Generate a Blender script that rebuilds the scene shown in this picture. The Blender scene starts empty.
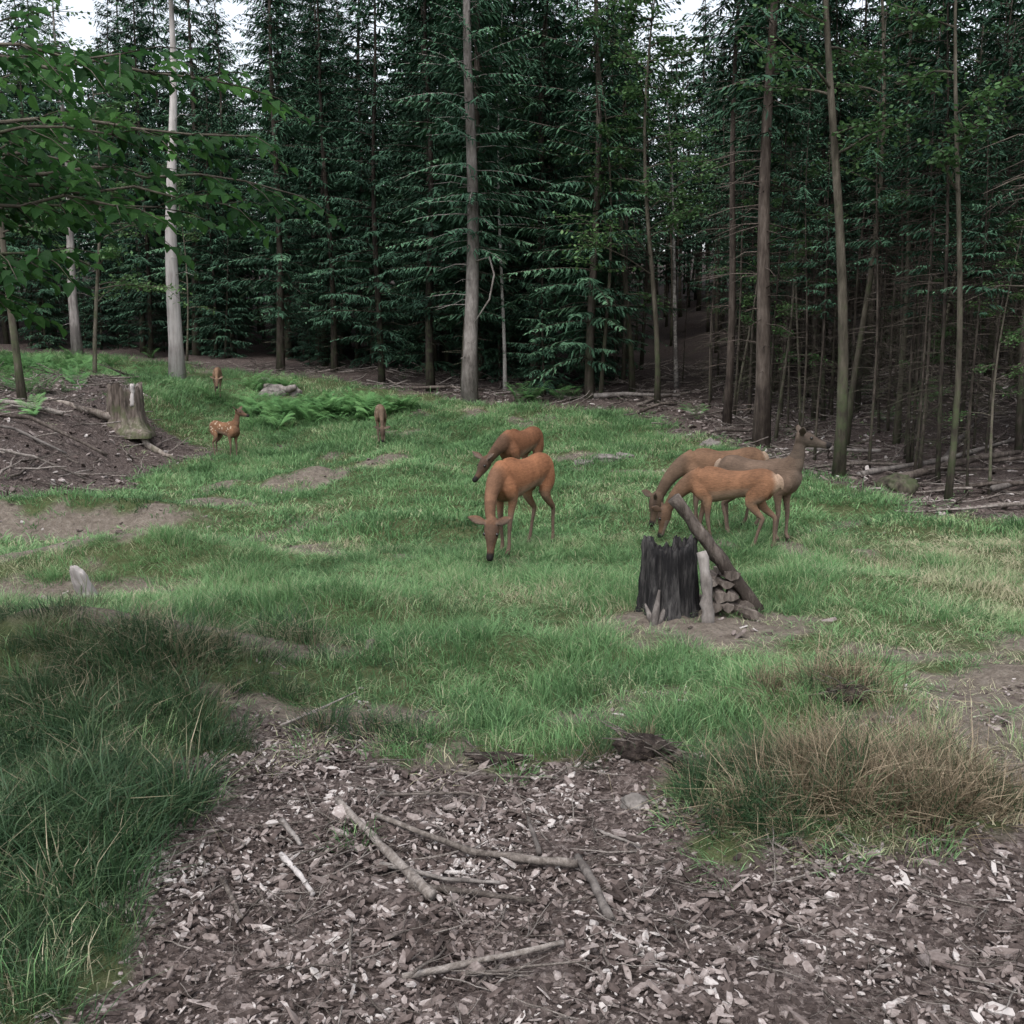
import bpy, math, random, bmesh
import numpy as np
from mathutils import Vector, Matrix, noise

RNG = random.Random(11)
NP = np.random.default_rng(5)
scene = bpy.context.scene

# ------------------------------------------------------------------ helpers
def S(a, b, t):
    t = np.clip((np.asarray(t, float) - a) / (b - a), 0, 1)
    return t * t * (3 - 2 * t)

def vn(x, y, s=0):
    x = np.asarray(x, float); y = np.asarray(y, float)
    xi = np.floor(x); yi = np.floor(y)
    fx = x - xi; fy = y - yi
    fx = fx * fx * (3 - 2 * fx); fy = fy * fy * (3 - 2 * fy)
    def h(a, b):
        v = np.sin(a * 127.1 + b * 311.7 + s * 74.7) * 43758.5453
        return (v - np.floor(v)) * 2 - 1
    return (h(xi, yi) * (1 - fx) + h(xi + 1, yi) * fx) * (1 - fy) + (h(xi, yi + 1) * (1 - fx) + h(xi + 1, yi + 1) * fx) * fy

def psd(x, y, poly):
    x = np.asarray(x, float); y = np.asarray(y, float)
    d = np.full(x.shape, 1e9); ins = np.zeros(x.shape, bool)
    n = len(poly)
    for i in range(n):
        x1, y1 = poly[i]; x2, y2 = poly[(i + 1) % n]
        dx, dy = x2 - x1, y2 - y1
        t = np.clip(((x - x1) * dx + (y - y1) * dy) / (dx * dx + dy * dy), 0, 1)
        d = np.minimum(d, np.hypot(x - x1 - t * dx, y - y1 - t * dy))
        c = (y1 > y) != (y2 > y)
        if dy != 0:
            ins ^= c & (x < (y - y1) / dy * dx + x1)
    return np.where(ins, d, -d)

def G(x, y, cx, cy, rx, ry):
    return np.exp(-((x - cx) / rx) ** 2 - ((y - cy) / ry) ** 2)

FOREST = [(60, 5), (9, 9.5), (6.6, 12.3), (5.6, 14), (4.9, 15.6), (4.5, 19), (3.6, 22), (3.0, 24.5), (0.8, 26.2), (-1.7, 27.4), (-4.2, 30.5),
          (-9.3, 34.5), (-17, 42), (-60, 60), (-190, 150), (0, 290), (190, 150), (190, 0)]
BANK = [(-7.0, 14.4), (-6.6, 17), (-6.9, 19.5), (-6.6, 21.3), (-8.6, 22.5), (-10.7, 26), (-14, 30), (-20, 33), (-60, 34), (-60, 12), (-9, 13.2)]
CHIPS = [(-1.35, 3.2), (-1.5, 3.94), (-1.75, 4.7), (-1.8, 5.4), (-1.55, 5.85), (-1.19, 5.75), (-.49, 5.3), (.28, 5.2), (.76, 5.15), (.95, 4.8),
         (1.0, 4.25), (1.4, 4.0), (2.2, 4.05), (2.8, 4.2), (4, 3), (6, 1), (6, -8), (-6, -8), (-3, 1.5)]
PATH = [(2.7, 6.7), (4.0, 7.7), (9, 8.6), (14, 4), (9, -4), (1.9, 2.4), (2.15, 4), (2.4, 5.2)]

PY = [-60, 11, 16, 20, 24, 28, 34, 45, 60, 90, 140, 320]
PZ = [0, 0, .22, .47, .78, 1.15, 1.7, 2.6, 4.2, 9, 16, 30]

def H(x, y):
    x = np.asarray(x, float); y = np.asarray(y, float)
    z = np.interp(y, PY, PZ)
    z = (z + np.interp(y - 1.5, PY, PZ) + np.interp(y + 1.5, PY, PZ)) / 3
    z = z - .38 * G(x, y, -6, 20, 3.2, 5)
    z = z + .95 * S(-6.8, -9.4, x) * S(11, 16, y) * (1 - S(24, 31, y))
    z = z + .9 * S(6, 12, x) * S(9, 16, y)
    z = z + .36 * G(x, y, -3.3, 6.9, 1.5, .6)
    z = z + .10 * G(x, y, -2.4, 4.6, .7, 1.2)
    z = z - .28 * G(x, y, -4.5, 9.5, 1.1, .6)
    z = z + .24 * G(x, y, -4.2, 10.7, 1.6, .35)
    z = z + .19 * G(x, y, 1.6, 4.6, .5, .38)
    z = z + .14 * G(x, y, 2.0, 5.9, .4, .3)
    z = z + .10 * G(x, y, .75, 5.15, .28, .16)
    z = z - .06 * G(x, y, -.4, 4.4, 1.4, .9)
    z = z + .40 * G(x, y, -6.2, 13.4, 2.0, .4) - .16 * G(x, y, -5.5, 12.4, 1.8, .4)
    z = z + .20 * G(x, y, -1.6, 8.3, .9, .45) + .17 * G(x, y, -.2, 7.2, .8, .35)
    z = z + .18 * G(x, y, -1.4, 12.5, 1.2, .45) + .2 * G(x, y, -3.4, 16.8, 1.6, .4) + .15 * G(x, y, 3.4, 9.2, 1.2, .4)
    for off in (0, 1.5):
        cx = -5.2 + (y - 15) * .43 + off
        z = z - .12 * np.exp(-((x - cx) / .3) ** 2) * S(14, 15.5, y) * (1 - S(26, 28, y))
    far = 1 + 2.2 * S(25, 70, y)
    z = z + .085 * far * vn(x * .45, y * .45, 3) + .06 * vn(x * 1.3, y * 1.3, 4) + .022 * vn(x * 3.7, y * 3.7, 5) + .006 * vn(x * 11, y * 11, 6)
    return z

def h1(x, y):
    return float(H(np.array([x]), np.array([y]))[0])

def zones(x, y):
    k = .25 + .75 * S(7, 16, y)
    wx = x + .55 * k * vn(x * .9, y * .9, 11) + .22 * vn(x * 3.1, y * 3.1, 12) + .07 * vn(x * 9, y * 9, 18)
    wy = y + .55 * k * vn(x * .9, y * .9, 13) + .22 * vn(x * 3.1, y * 3.1, 14) + .07 * vn(x * 9, y * 9, 19)
    chips = S(-.28, .22, psd(wx, wy, CHIPS))
    forest = S(-.8, .6, psd(wx, wy, FOREST))
    bank = S(-.5, .4, psd(wx, wy, BANK))
    path = S(-.3, .4, psd(wx, wy, PATH)) * S(-.7, .4, vn(x * 2, y * 2, 15) + .15)
    litter = np.maximum(np.maximum(chips, forest), bank)
    d = 1.3 * G(wx, wy, 1.7, 7.75, .95, .55)
    d = np.maximum(d, .85 * G(wx, wy, 2.7, 7.3, 1.2, .5) * S(-.5, .4, vn(x * 2.5, y * 2.5, 20)))
    d = np.maximum(d, path)
    d = np.maximum(d, 1.6 * G(wx, wy, -6.6, 12.9, 2.2, .42))
    d = np.maximum(d, 1.5 * G(wx, wy, -4.9, 12.0, 1.2, .38))
    d = np.maximum(d, 1.4 * G(wx, wy, -4.7, 14.2, 1.3, .35))
    d = np.maximum(d, 1.5 * G(wx, wy, -4.5, 9.6, 1.0, .42))
    d = np.maximum(d, 1.1 * G(wx, wy, -4.9, 10.8, .9, .3))
    d = np.maximum(d, 1.5 * G(wx, wy, -2.3, 7.0, 1.0, .3))
    d = np.maximum(d, 1.4 * G(wx, wy, -3.9, 7.3, 1.0, .28))
    d = np.maximum(d, .9 * G(wx, wy, 2.15, 5.75, .5, .25))
    d = np.maximum(d, 1.1 * G(wx, wy, .8, 5.1, .5, .22))
    d = np.maximum(d, .9 * G(wx, wy, -1.2, 5.95, .9, .3))
    d = np.maximum(d, .8 * G(wx, wy, -3.2, 16.5, .6, .4))
    d = np.maximum(d, .8 * G(wx, wy, 1.4, 19, 1.2, .5))
    d = np.maximum(d, 1.1 * G(wx, wy, -1.3, 13.2, .5, .4))
    d = np.maximum(d, 1.0 * G(wx, wy, -2.6, 11.3, .6, .3))
    d = np.maximum(d, .9 * G(wx, wy, -2.0, 9.3, .45, .25))
    d = np.maximum(d, .8 * S(.25, .75, vn(x * .8, y * .8, 71)) * S(-.2, .6, vn(x * 2.5, y * 2.5, 72)))
    for off in (0, 1.5):
        cx = -5.2 + (wy - 15) * .43 + off
        d = np.maximum(d, .95 * np.exp(-((wx - cx) / .28) ** 2) * S(14, 15.5, y) * (1 - S(26, 28, y)) * S(-.7, .1, vn(x * .8, y * .8, 17)))
    cx = 2.2 + (y - 22) * .28
    d = np.maximum(d, .6 * np.exp(-((wx - cx) / .35) ** 2) * S(21, 24, y) * (1 - S(40, 44, y)))
    d = np.clip(d, 0, 1)
    g = (1 - litter) * (1 - d)
    return g, litter, d

class MB:
    def __init__(s):
        s.v = []; s.f = []; s.m = []; s.t = []
    def face(s, idx, mat=0, tint=.5):
        s.f.append(idx); s.m.append(mat); s.t.append(tint)
    def mesh(s, name, mats, smooth=True):
        me = bpy.data.meshes.new(name)
        me.from_pydata([tuple(p) for p in s.v], [], s.f)
        for m in mats: me.materials.append(m)
        me.polygons.foreach_set('material_index', s.m)
        me.polygons.foreach_set('use_smooth', [smooth] * len(s.f))
        a = me.attributes.new('tint', 'FLOAT', 'FACE')
        a.data.foreach_set('value', s.t)
        me.update()
        return me
    def obj(s, name, mats, smooth=True, link=True):
        o = bpy.data.objects.new(name, s.mesh(name, mats, smooth))
        if link: scene.collection.objects.link(o)
        return o

def tube(mb, pts, rad, sides=8, mat=0, tint=.5, cap=True, rough=0, rnd=None):
    pts = [Vector(p) for p in pts]
    n = len(pts); base = len(mb.v)
    ref = Vector((.13, .31, .94))
    T0 = (pts[-1] - pts[0]).normalized()
    if abs(T0.dot(ref)) > .9: ref = Vector((1, .1, 0))
    for i in range(n):
        T = (pts[min(i + 1, n - 1)] - pts[max(i - 1, 0)]).normalized()
        A = T.cross(ref).normalized(); B = T.cross(A)
        for k in range(sides):
            a = 2 * math.pi * k / sides
            r = rad[i]
            if rough: r *= 1 + rough * (rnd.random() - .5)
            mb.v.append(pts[i] + A * (r * math.cos(a)) + B * (r * math.sin(a)))
    for i in range(n - 1):
        for k in range(sides):
            k2 = (k + 1) % sides
            mb.face((base + i * sides + k, base + i * sides + k2, base + (i + 1) * sides + k2, base + (i + 1) * sides + k), mat, tint)
    if cap:
        mb.face(tuple(base + k for k in range(sides))[::-1], mat, tint)
        mb.face(tuple(base + (n - 1) * sides + k for k in range(sides)), mat, tint)

# ------------------------------------------------------------------ materials
def newmat(name):
    m = bpy.data.materials.new(name); m.use_nodes = True
    nt = m.node_tree; nt.nodes.clear()
    return m, nt

def N(nt, t, **kw):
    n = nt.nodes.new(t)
    for k, v in kw.items(): setattr(n, k, v)
    return n

def ramp(nt, stops, interp='LINEAR'):
    r = N(nt, 'ShaderNodeValToRGB'); cr = r.color_ramp; cr.interpolation = interp
    cr.elements[0].position = stops[0][0]; cr.elements[0].color = (*stops[0][1], 1)
    cr.elements[1].position = stops[-1][0]; cr.elements[1].color = (*stops[-1][1], 1)
    for p, c in stops[1:-1]:
        e = cr.elements.new(p); e.color = (*c, 1)
    return r

def math_n(nt, op, a, b):
    m = N(nt, 'ShaderNodeMath', operation=op)
    for i, q in enumerate((a, b)):
        if isinstance(q, (int, float)): m.inputs[i].default_value = q
        else: nt.links.new(q, m.inputs[i])
    return m.outputs[0]

def noise_n(nt, vec, scale, detail=4, rough=.55):
    n = N(nt, 'ShaderNodeTexNoise')
    n.inputs['Scale'].default_value = scale; n.inputs['Detail'].default_value = detail; n.inputs['Roughness'].default_value = rough
    if vec is not None: nt.links.new(vec, n.inputs['Vector'])
    return n

def foliage_mat(name, stops, trans=.35, pos_scale=.5, pos_amt=.35, rnd_amt=.25, rough=.55, spec=.25):
    m, nt = newmat(name); L = nt.links.new
    at = N(nt, 'ShaderNodeAttribute', attribute_name='tint')
    geo = N(nt, 'ShaderNodeNewGeometry')
    no = noise_n(nt, geo.outputs['Position'], pos_scale, 2)
    a = math_n(nt, 'MULTIPLY', math_n(nt, 'SUBTRACT', no.outputs['Fac'], .5), pos_amt * 2.5)
    f = math_n(nt, 'ADD', at.outputs['Fac'], a)
    if rnd_amt:
        oi = N(nt, 'ShaderNodeObjectInfo')
        f = math_n(nt, 'ADD', f, math_n(nt, 'MULTIPLY', math_n(nt, 'SUBTRACT', oi.outputs['Random'], .5), rnd_amt))
    r = ramp(nt, stops); L(f, r.inputs[0])
    p = N(nt, 'ShaderNodeBsdfPrincipled'); p.inputs['Roughness'].default_value = rough
    p.inputs['Specular IOR Level'].default_value = spec
    L(r.outputs[0], p.inputs['Base Color'])
    out = p.outputs[0]
    if trans:
        tr = N(nt, 'ShaderNodeBsdfTranslucent'); L(r.outputs[0], tr.inputs['Color'])
        mx = N(nt, 'ShaderNodeMixShader'); mx.inputs[0].default_value = trans
        L(p.outputs[0], mx.inputs[1]); L(tr.outputs[0], mx.inputs[2]); out = mx.outputs[0]
    o = N(nt, 'ShaderNodeOutputMaterial'); L(out, o.inputs[0])
    return m

def bark_mat(name, c1, c2, c3, scale=6, stretch=.18, bump=.6, moss=None, moss_h=3):
    m, nt = newmat(name); L = nt.links.new
    tc = N(nt, 'ShaderNodeTexCoord'); mp = N(nt, 'ShaderNodeMapping')
    mp.inputs['Scale'].default_value = (1, 1, stretch)
    L(tc.outputs['Object'], mp.inputs['Vector'])
    n1 = noise_n(nt, mp.outputs[0], scale * 2.5, 6, .7); n2 = noise_n(nt, tc.outputs['Object'], 1.3, 3)
    oi = N(nt, 'ShaderNodeObjectInfo')
    f = math_n(nt, 'ADD', n1.outputs['Fac'], math_n(nt, 'MULTIPLY', math_n(nt, 'SUBTRACT', n2.outputs['Fac'], .5), .7))
    f = math_n(nt, 'ADD', f, math_n(nt, 'MULTIPLY', math_n(nt, 'SUBTRACT', oi.outputs['Random'], .5), .3))
    r = ramp(nt, [(.3, c1), (.52, c2), (.75, c3)]); L(f, r.inputs[0])
    col = r.outputs[0]
    if moss:
        n3 = noise_n(nt, tc.outputs['Object'], 4.0, 6, .65)
        sx = N(nt, 'ShaderNodeSeparateXYZ'); L(tc.outputs['Object'], sx.inputs[0])
        hh = math_n(nt, 'DIVIDE', sx.outputs['Z'], moss_h)
        q = math_n(nt, 'SUBTRACT', math_n(nt, 'ADD', n3.outputs['Fac'], .05), math_n(nt, 'MULTIPLY', hh, .15))
        rr = ramp(nt, [(.46, (0, 0, 0)), (.64, (.8, .8, .8))]); L(q, rr.inputs[0])
        mx = N(nt, 'ShaderNodeMix', data_type='RGBA'); L(rr.outputs[0], mx.inputs[0]); L(col, mx.inputs[6]); mx.inputs[7].default_value = (*moss, 1)
        col = mx.outputs[2]
    p = N(nt, 'ShaderNodeBsdfPrincipled'); p.inputs['Roughness'].default_value = .9; p.inputs['Specular IOR Level'].default_value = .15
    L(col, p.inputs['Base Color'])
    b = N(nt, 'ShaderNodeBump'); b.inputs['Strength'].default_value = bump; b.inputs['Distance'].default_value = .03
    L(n1.outputs['Fac'], b.inputs['Height']); L(b.outputs[0], p.inputs['Normal'])
    o = N(nt, 'ShaderNodeOutputMaterial'); L(p.outputs[0], o.inputs[0])
    return m

M_GRASS = foliage_mat('grass_blades', [(0, (.045, .092, .038)), (.33, (.105, .21, .085)), (.56, (.175, .325, .135)), (.76, (.29, .36, .19)), (1, (.44, .40, .28))],
                      trans=.3, pos_scale=.7, pos_amt=.42, rnd_amt=0)
M_LONG = foliage_mat('shaded_long_grass', [(0, (.018, .040, .020)), (.4, (.036, .078, .034)), (.65, (.070, .118, .052)), (.85, (.15, .145, .09)), (1, (.29, .25, .17))],
                     trans=.25, pos_scale=1.1, pos_amt=.38, rnd_amt=0)  # long grass with the left foreground's shade darkened into its colour
M_DRY = foliage_mat('dry_grass_blades', [(0, (.03, .042, .02)), (.3, (.08, .064, .040)), (.65, (.17, .13, .085)), (1, (.32, .26, .18))], trans=.15, pos_scale=3, pos_amt=.38, rnd_amt=0)
M_NEEDLE = foliage_mat('spruce_needles', [(0, (.014, .032, .022)), (.4, (.032, .072, .046)), (.75, (.058, .125, .076)), (1, (.09, .175, .10))],
                       trans=0, pos_scale=.25, pos_amt=.35, rnd_amt=.45, rough=.8, spec=.1)
M_LEAF = foliage_mat('broad_leaves', [(0, (.035, .075, .028)), (.5, (.07, .145, .052)), (1, (.13, .23, .085))], trans=.3, pos_scale=.4, pos_amt=.35, rnd_amt=.3)
M_BEECH = foliage_mat('beech_leaves', [(0, (.010, .032, .010)), (.5, (.026, .075, .022)), (1, (.07, .17, .042))], trans=.45, pos_scale=1.2, pos_amt=.5, rough=.6, spec=.12)
M_FERN = foliage_mat('fern_leaves', [(0, (.06, .13, .05)), (.5, (.10, .23, .08)), (1, (.17, .33, .12))], trans=.35, pos_scale=1)
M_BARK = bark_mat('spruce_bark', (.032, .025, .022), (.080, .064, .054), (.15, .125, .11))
M_BARKF = bark_mat('shaded_forest_bark', (.020, .016, .014), (.054, .044, .037), (.115, .097, .083), moss=(.05, .06, .034), moss_h=5, bump=.3)  # darker copy of the spruce bark, forest-interior shade put into its colours
M_BARKD = bark_mat('mossy_bark', (.036, .032, .025), (.080, .070, .055), (.15, .132, .108), moss=(.06, .078, .038), moss_h=4)
M_BARKP = bark_mat('pale_dead_wood', (.15, .135, .13), (.31, .285, .275), (.46, .43, .42), scale=5, stretch=.1)
M_BARKM = bark_mat('grey_bark', (.08, .07, .065), (.175, .157, .146), (.29, .267, .253), scale=5, stretch=.3)
M_BIRCH = bark_mat('birch_bark', (.10, .09, .085), (.36, .34, .32), (.5, .48, .46), scale=3, stretch=1.5)
M_CHAR = bark_mat('charred_wood', (.006, .006, .007), (.018, .017, .018), (.085, .080, .078), scale=10, stretch=.12, bump=1)
M_LOG = bark_mat('weathered_log', (.045, .036, .031), (.12, .10, .088), (.25, .215, .19), scale=8, stretch=.3, bump=1)
M_STICK = bark_mat('dead_stick', (.06, .05, .044), (.155, .134, .12), (.30, .27, .25), scale=12, stretch=.6)
M_STUMP = bark_mat('old_stump_wood', (.045, .036, .03), (.14, .115, .10), (.31, .27, .24), scale=7, stretch=.12, bump=1, moss=(.07, .085, .04), moss_h=.8)

def simple_noise_mat(name, stops, scale, bump, dist, spec=.15):
    m, nt = newmat(name); L = nt.links.new
    tc = N(nt, 'ShaderNodeTexCoord'); n = noise_n(nt, tc.outputs['Object'], scale, 8, .68)
    r = ramp(nt, stops); L(n.outputs['Fac'], r.inputs[0])
    p = N(nt, 'ShaderNodeBsdfPrincipled'); p.inputs['Roughness'].default_value = .92; p.inputs['Specular IOR Level'].default_value = spec
    L(r.outputs[0], p.inputs['Base Color'])
    b = N(nt, 'ShaderNodeBump'); b.inputs['Strength'].default_value = bump; b.inputs['Distance'].default_value = dist
    L(n.outputs['Fac'], b.inputs['Height']); L(b.outputs[0], p.inputs['Normal'])
    o = N(nt, 'ShaderNodeOutputMaterial'); L(p.outputs[0], o.inputs[0]); return m
M_ROCK = simple_noise_mat('rock_surface', [(.3, (.06, .055, .05)), (.55, (.17, .155, .145)), (.75, (.30, .28, .265))], 6, .7, .03)
M_SOIL = simple_noise_mat('dark_soil', [(.3, (.015, .011, .010)), (.55, (.045, .035, .031)), (.75, (.11, .088, .075))], 22, 1, .04)

def chip_mat():
    m, nt = newmat('bark_chips'); L = nt.links.new
    oi = N(nt, 'ShaderNodeObjectInfo')
    geo = N(nt, 'ShaderNodeNewGeometry'); n = noise_n(nt, geo.outputs['Position'], 60, 3)
    n2 = noise_n(nt, geo.outputs['Position'], 1.6, 4, .65)
    f = math_n(nt, 'ADD', oi.outputs['Random'], math_n(nt, 'MULTIPLY', math_n(nt, 'SUBTRACT', n.outputs['Fac'], .5), .6))
    f = math_n(nt, 'ADD', f, math_n(nt, 'MULTIPLY', math_n(nt, 'SUBTRACT', n2.outputs['Fac'], .5), 1.1))
    r = ramp(nt, [(0, (.032, .024, .021)), (.35, (.088, .068, .062)), (.7, (.175, .145, .135)), (.92, (.28, .242, .23)), (1, (.40, .37, .355))]); L(f, r.inputs[0])
    p = N(nt, 'ShaderNodeBsdfPrincipled'); p.inputs['Roughness'].default_value = .85; p.inputs['Specular IOR Level'].default_value = .2
    L(r.outputs[0], p.inputs['Base Color'])
    o = N(nt, 'ShaderNodeOutputMaterial'); L(p.outputs[0], o.inputs[0]); return m
M_CHIP = chip_mat()

def ground_mat():
    m, nt = newmat('ground_surface'); L = nt.links.new
    at = N(nt, 'ShaderNodeAttribute', attribute_name='zone'); sp = N(nt, 'ShaderNodeSeparateColor'); L(at.outputs['Color'], sp.inputs[0])
    geo = N(nt, 'ShaderNodeNewGeometry'); P = geo.outputs['Position']
    nf = noise_n(nt, P, 14, 8, .65); nm = noise_n(nt, P, 2.2, 6, .6); nx = noise_n(nt, P, 60, 5, .7)
    vo = N(nt, 'ShaderNodeTexVoronoi'); vo.inputs['Scale'].default_value = 48
    wv = N(nt, 'ShaderNodeVectorMath', operation='ADD'); L(P, wv.inputs[0])
    sc = N(nt, 'ShaderNodeVectorMath', operation='SCALE'); L(noise_n(nt, P, 40, 3).outputs['Color'], sc.inputs[0]); sc.inputs['Scale'].default_value = .05
    L(sc.outputs[0], wv.inputs[1]); L(wv.outputs[0], vo.inputs['Vector'])
    sv = N(nt, 'ShaderNodeSeparateColor'); L(vo.outputs['Color'], sv.inputs[0])
    lit = ramp(nt, [(0, (.022, .017, .015)), (.35, (.060, .046, .042)), (.65, (.135, .109, .100)), (.9, (.255, .22, .208))])
    lf = math_n(nt, 'ADD', math_n(nt, 'MULTIPLY', sv.outputs[0], .5), math_n(nt, 'MULTIPLY', nf.outputs['Fac'], .45))
    lf = math_n(nt, 'ADD', lf, math_n(nt, 'MULTIPLY', math_n(nt, 'SUBTRACT', nx.outputs['Fac'], .5), .8))
    L(lf, lit.inputs[0])
    duff_shade = N(nt, 'ShaderNodeMix', data_type='RGBA', blend_type='MULTIPLY'); duff_shade.inputs[0].default_value = 1  # multiplies painted forest-interior shade, along with duff tone, into the litter colour
    L(lit.outputs[0], duff_shade.inputs[6]); cb = N(nt, 'ShaderNodeCombineColor')
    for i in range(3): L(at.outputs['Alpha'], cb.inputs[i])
    L(cb.outputs[0], duff_shade.inputs[7])
    drt = ramp(nt, [(.32, (.065, .052, .042)), (.5, (.145, .122, .102)), (.7, (.26, .228, .195))])
    L(math_n(nt, 'ADD', math_n(nt, 'MULTIPLY', nf.outputs['Fac'], .55), math_n(nt, 'MULTIPLY', nx.outputs['Fac'], .45)), drt.inputs[0])
    grs = ramp(nt, [(.3, (.030, .038, .018)), (.45, (.055, .072, .030)), (.58, (.095, .105, .052)), (.72, (.15, .14, .09))])
    L(math_n(nt, 'ADD', math_n(nt, 'MULTIPLY', nf.outputs['Fac'], .5), math_n(nt, 'MULTIPLY', nx.outputs['Fac'], .5)), grs.inputs[0])
    def sharpen(s):
        q = math_n(nt, 'ADD', s, math_n(nt, 'MULTIPLY', math_n(nt, 'SUBTRACT', nm.outputs['Fac'], .5), .7))
        r = ramp(nt, [(.3, (0, 0, 0)), (.65, (1, 1, 1))]); L(q, r.inputs[0]); return r.outputs[0]
    m1 = N(nt, 'ShaderNodeMix', data_type='RGBA'); L(sharpen(sp.outputs[2]), m1.inputs[0]); L(grs.outputs[0], m1.inputs[6]); L(drt.outputs[0], m1.inputs[7])
    m2 = N(nt, 'ShaderNodeMix', data_type='RGBA'); L(sharpen(sp.outputs[1]), m2.inputs[0]); L(m1.outputs[2], m2.inputs[6]); L(duff_shade.outputs[2], m2.inputs[7])
    p = N(nt, 'ShaderNodeBsdfPrincipled'); p.inputs['Roughness'].default_value = .95; p.inputs['Specular IOR Level'].default_value = .1
    L(m2.outputs[2], p.inputs['Base Color'])
    hgt = math_n(nt, 'ADD', math_n(nt, 'MULTIPLY', nf.outputs['Fac'], 1.0), math_n(nt, 'MULTIPLY', lf, .8))
    b = N(nt, 'ShaderNodeBump'); b.inputs['Strength'].default_value = .9; b.inputs['Distance'].default_value = .03
    L(hgt, b.inputs['Height']); L(b.outputs[0], p.inputs['Normal'])
    o = N(nt, 'ShaderNodeOutputMaterial'); L(p.outputs[0], o.inputs[0]); return m

# ------------------------------------------------------------------ ground
def build_ground():
    nx, ny = 440, 460
    xs = 2.7 * np.sinh(5 * np.linspace(-1, 1, nx))
    t = np.linspace(math.asinh(-25 / 2.7) / 5, math.asinh(295 / 2.7) / 5, ny)
    ys = 5 + 2.7 * np.sinh(5 * t)
    X, Y = np.meshgrid(xs, ys); X = X.ravel(); Y = Y.ravel()
    Z = H(X, Y)
    g, l, d = zones(X, Y)
    duff_shade = 1 - .6 * S(2, 8, psd(X, Y, FOREST))  # needle duff plus painted interior shade, darker deeper into the forest
    Z = Z - .02 * l + l * .025 * vn(X * 6, Y * 6, 31) + d * .025 * vn(X * 5, Y * 5, 32)
    co = np.stack([X, Y, Z], 1)
    i = np.arange(nx * (ny - 1)).reshape(ny - 1, nx)[:, :-1].ravel()
    fc = np.stack([i, i + 1, i + 1 + nx, i + nx], 1)
    me = bpy.data.meshes.new('ground')
    me.vertices.add(len(co)); me.vertices.foreach_set('co', co.ravel())
    me.loops.add(fc.size); me.loops.foreach_set('vertex_index', fc.ravel().astype(np.int32))
    me.polygons.add(len(fc)); me.polygons.foreach_set('loop_start', np.arange(0, fc.size, 4, dtype=np.int32))
    me.polygons.foreach_set('use_smooth', np.ones(len(fc), bool))
    me.update(calc_edges=True); me.validate()
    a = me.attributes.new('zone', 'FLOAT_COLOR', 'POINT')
    a.data.foreach_set('color', np.stack([g, l, d, duff_shade], 1).ravel())
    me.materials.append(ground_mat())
    o = bpy.data.objects.new('ground', me); scene.collection.objects.link(o)
build_ground()

# ------------------------------------------------------------------ instancing
def instancer(name, pts, rots, scls, idxs, variants, realize=False):
    col = bpy.data.collections.new(name + '_variants')
    for i, v in enumerate(variants):
        v.name = '%s_variant_%02d' % (name, i); col.objects.link(v)
    me = bpy.data.meshes.new(name)
    pts = np.asarray(pts, float)
    me.vertices.add(len(pts)); me.vertices.foreach_set('co', pts.ravel())
    a = me.attributes.new('rot', 'FLOAT_VECTOR', 'POINT'); a.data.foreach_set('vector', np.asarray(rots, float).ravel())
    a = me.attributes.new('scl', 'FLOAT_VECTOR', 'POINT')
    scls = np.asarray(scls, float)
    if scls.ndim == 1: scls = np.repeat(scls[:, None], 3, 1)
    a.data.foreach_set('vector', scls.ravel())
    a = me.attributes.new('idx', 'INT', 'POINT'); a.data.foreach_set('value', np.asarray(idxs, np.int32))
    ob = bpy.data.objects.new(name, me); scene.collection.objects.link(ob)
    ng = bpy.data.node_groups.new(name + '_scatter', 'GeometryNodeTree')
    ng.interface.new_socket('Geometry', in_out='INPUT', socket_type='NodeSocketGeometry')
    ng.interface.new_socket('Geometry', in_out='OUTPUT', socket_type='NodeSocketGeometry')
    gi = ng.nodes.new('NodeGroupInput'); go = ng.nodes.new('NodeGroupOutput')
    iop = ng.nodes.new('GeometryNodeInstanceOnPoints'); ci = ng.nodes.new('GeometryNodeCollectionInfo')
    ci.inputs['Collection'].default_value = col; ci.inputs['Separate Children'].default_value = True; ci.inputs['Reset Children'].default_value = True
    def na(nm, dt):
        n = ng.nodes.new('GeometryNodeInputNamedAttribute'); n.data_type = dt; n.inputs['Name'].default_value = nm
        return [o for o in n.outputs if o.enabled and o.name == 'Attribute'][0]
    L = ng.links.new
    L(gi.outputs[0], iop.inputs['Points']); L(ci.outputs[0], iop.inputs['Instance'])
    iop.inputs['Pick Instance'].default_value = True
    L(na('idx', 'INT'), iop.inputs['Instance Index'])
    e = ng.nodes.new('FunctionNodeEulerToRotation'); L(na('rot', 'FLOAT_VECTOR'), e.inputs[0]); L(e.outputs[0], iop.inputs['Rotation'])
    L(na('scl', 'FLOAT_VECTOR'), iop.inputs['Scale'])
    if realize:
        rl = ng.nodes.new('GeometryNodeRealizeInstances'); L(iop.outputs[0], rl.inputs[0]); L(rl.outputs[0], go.inputs[0])
    else:
        L(iop.outputs[0], go.inputs[0])
    md = ob.modifiers.new('scatter', 'NODES'); md.node_group = ng
    return ob

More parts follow.
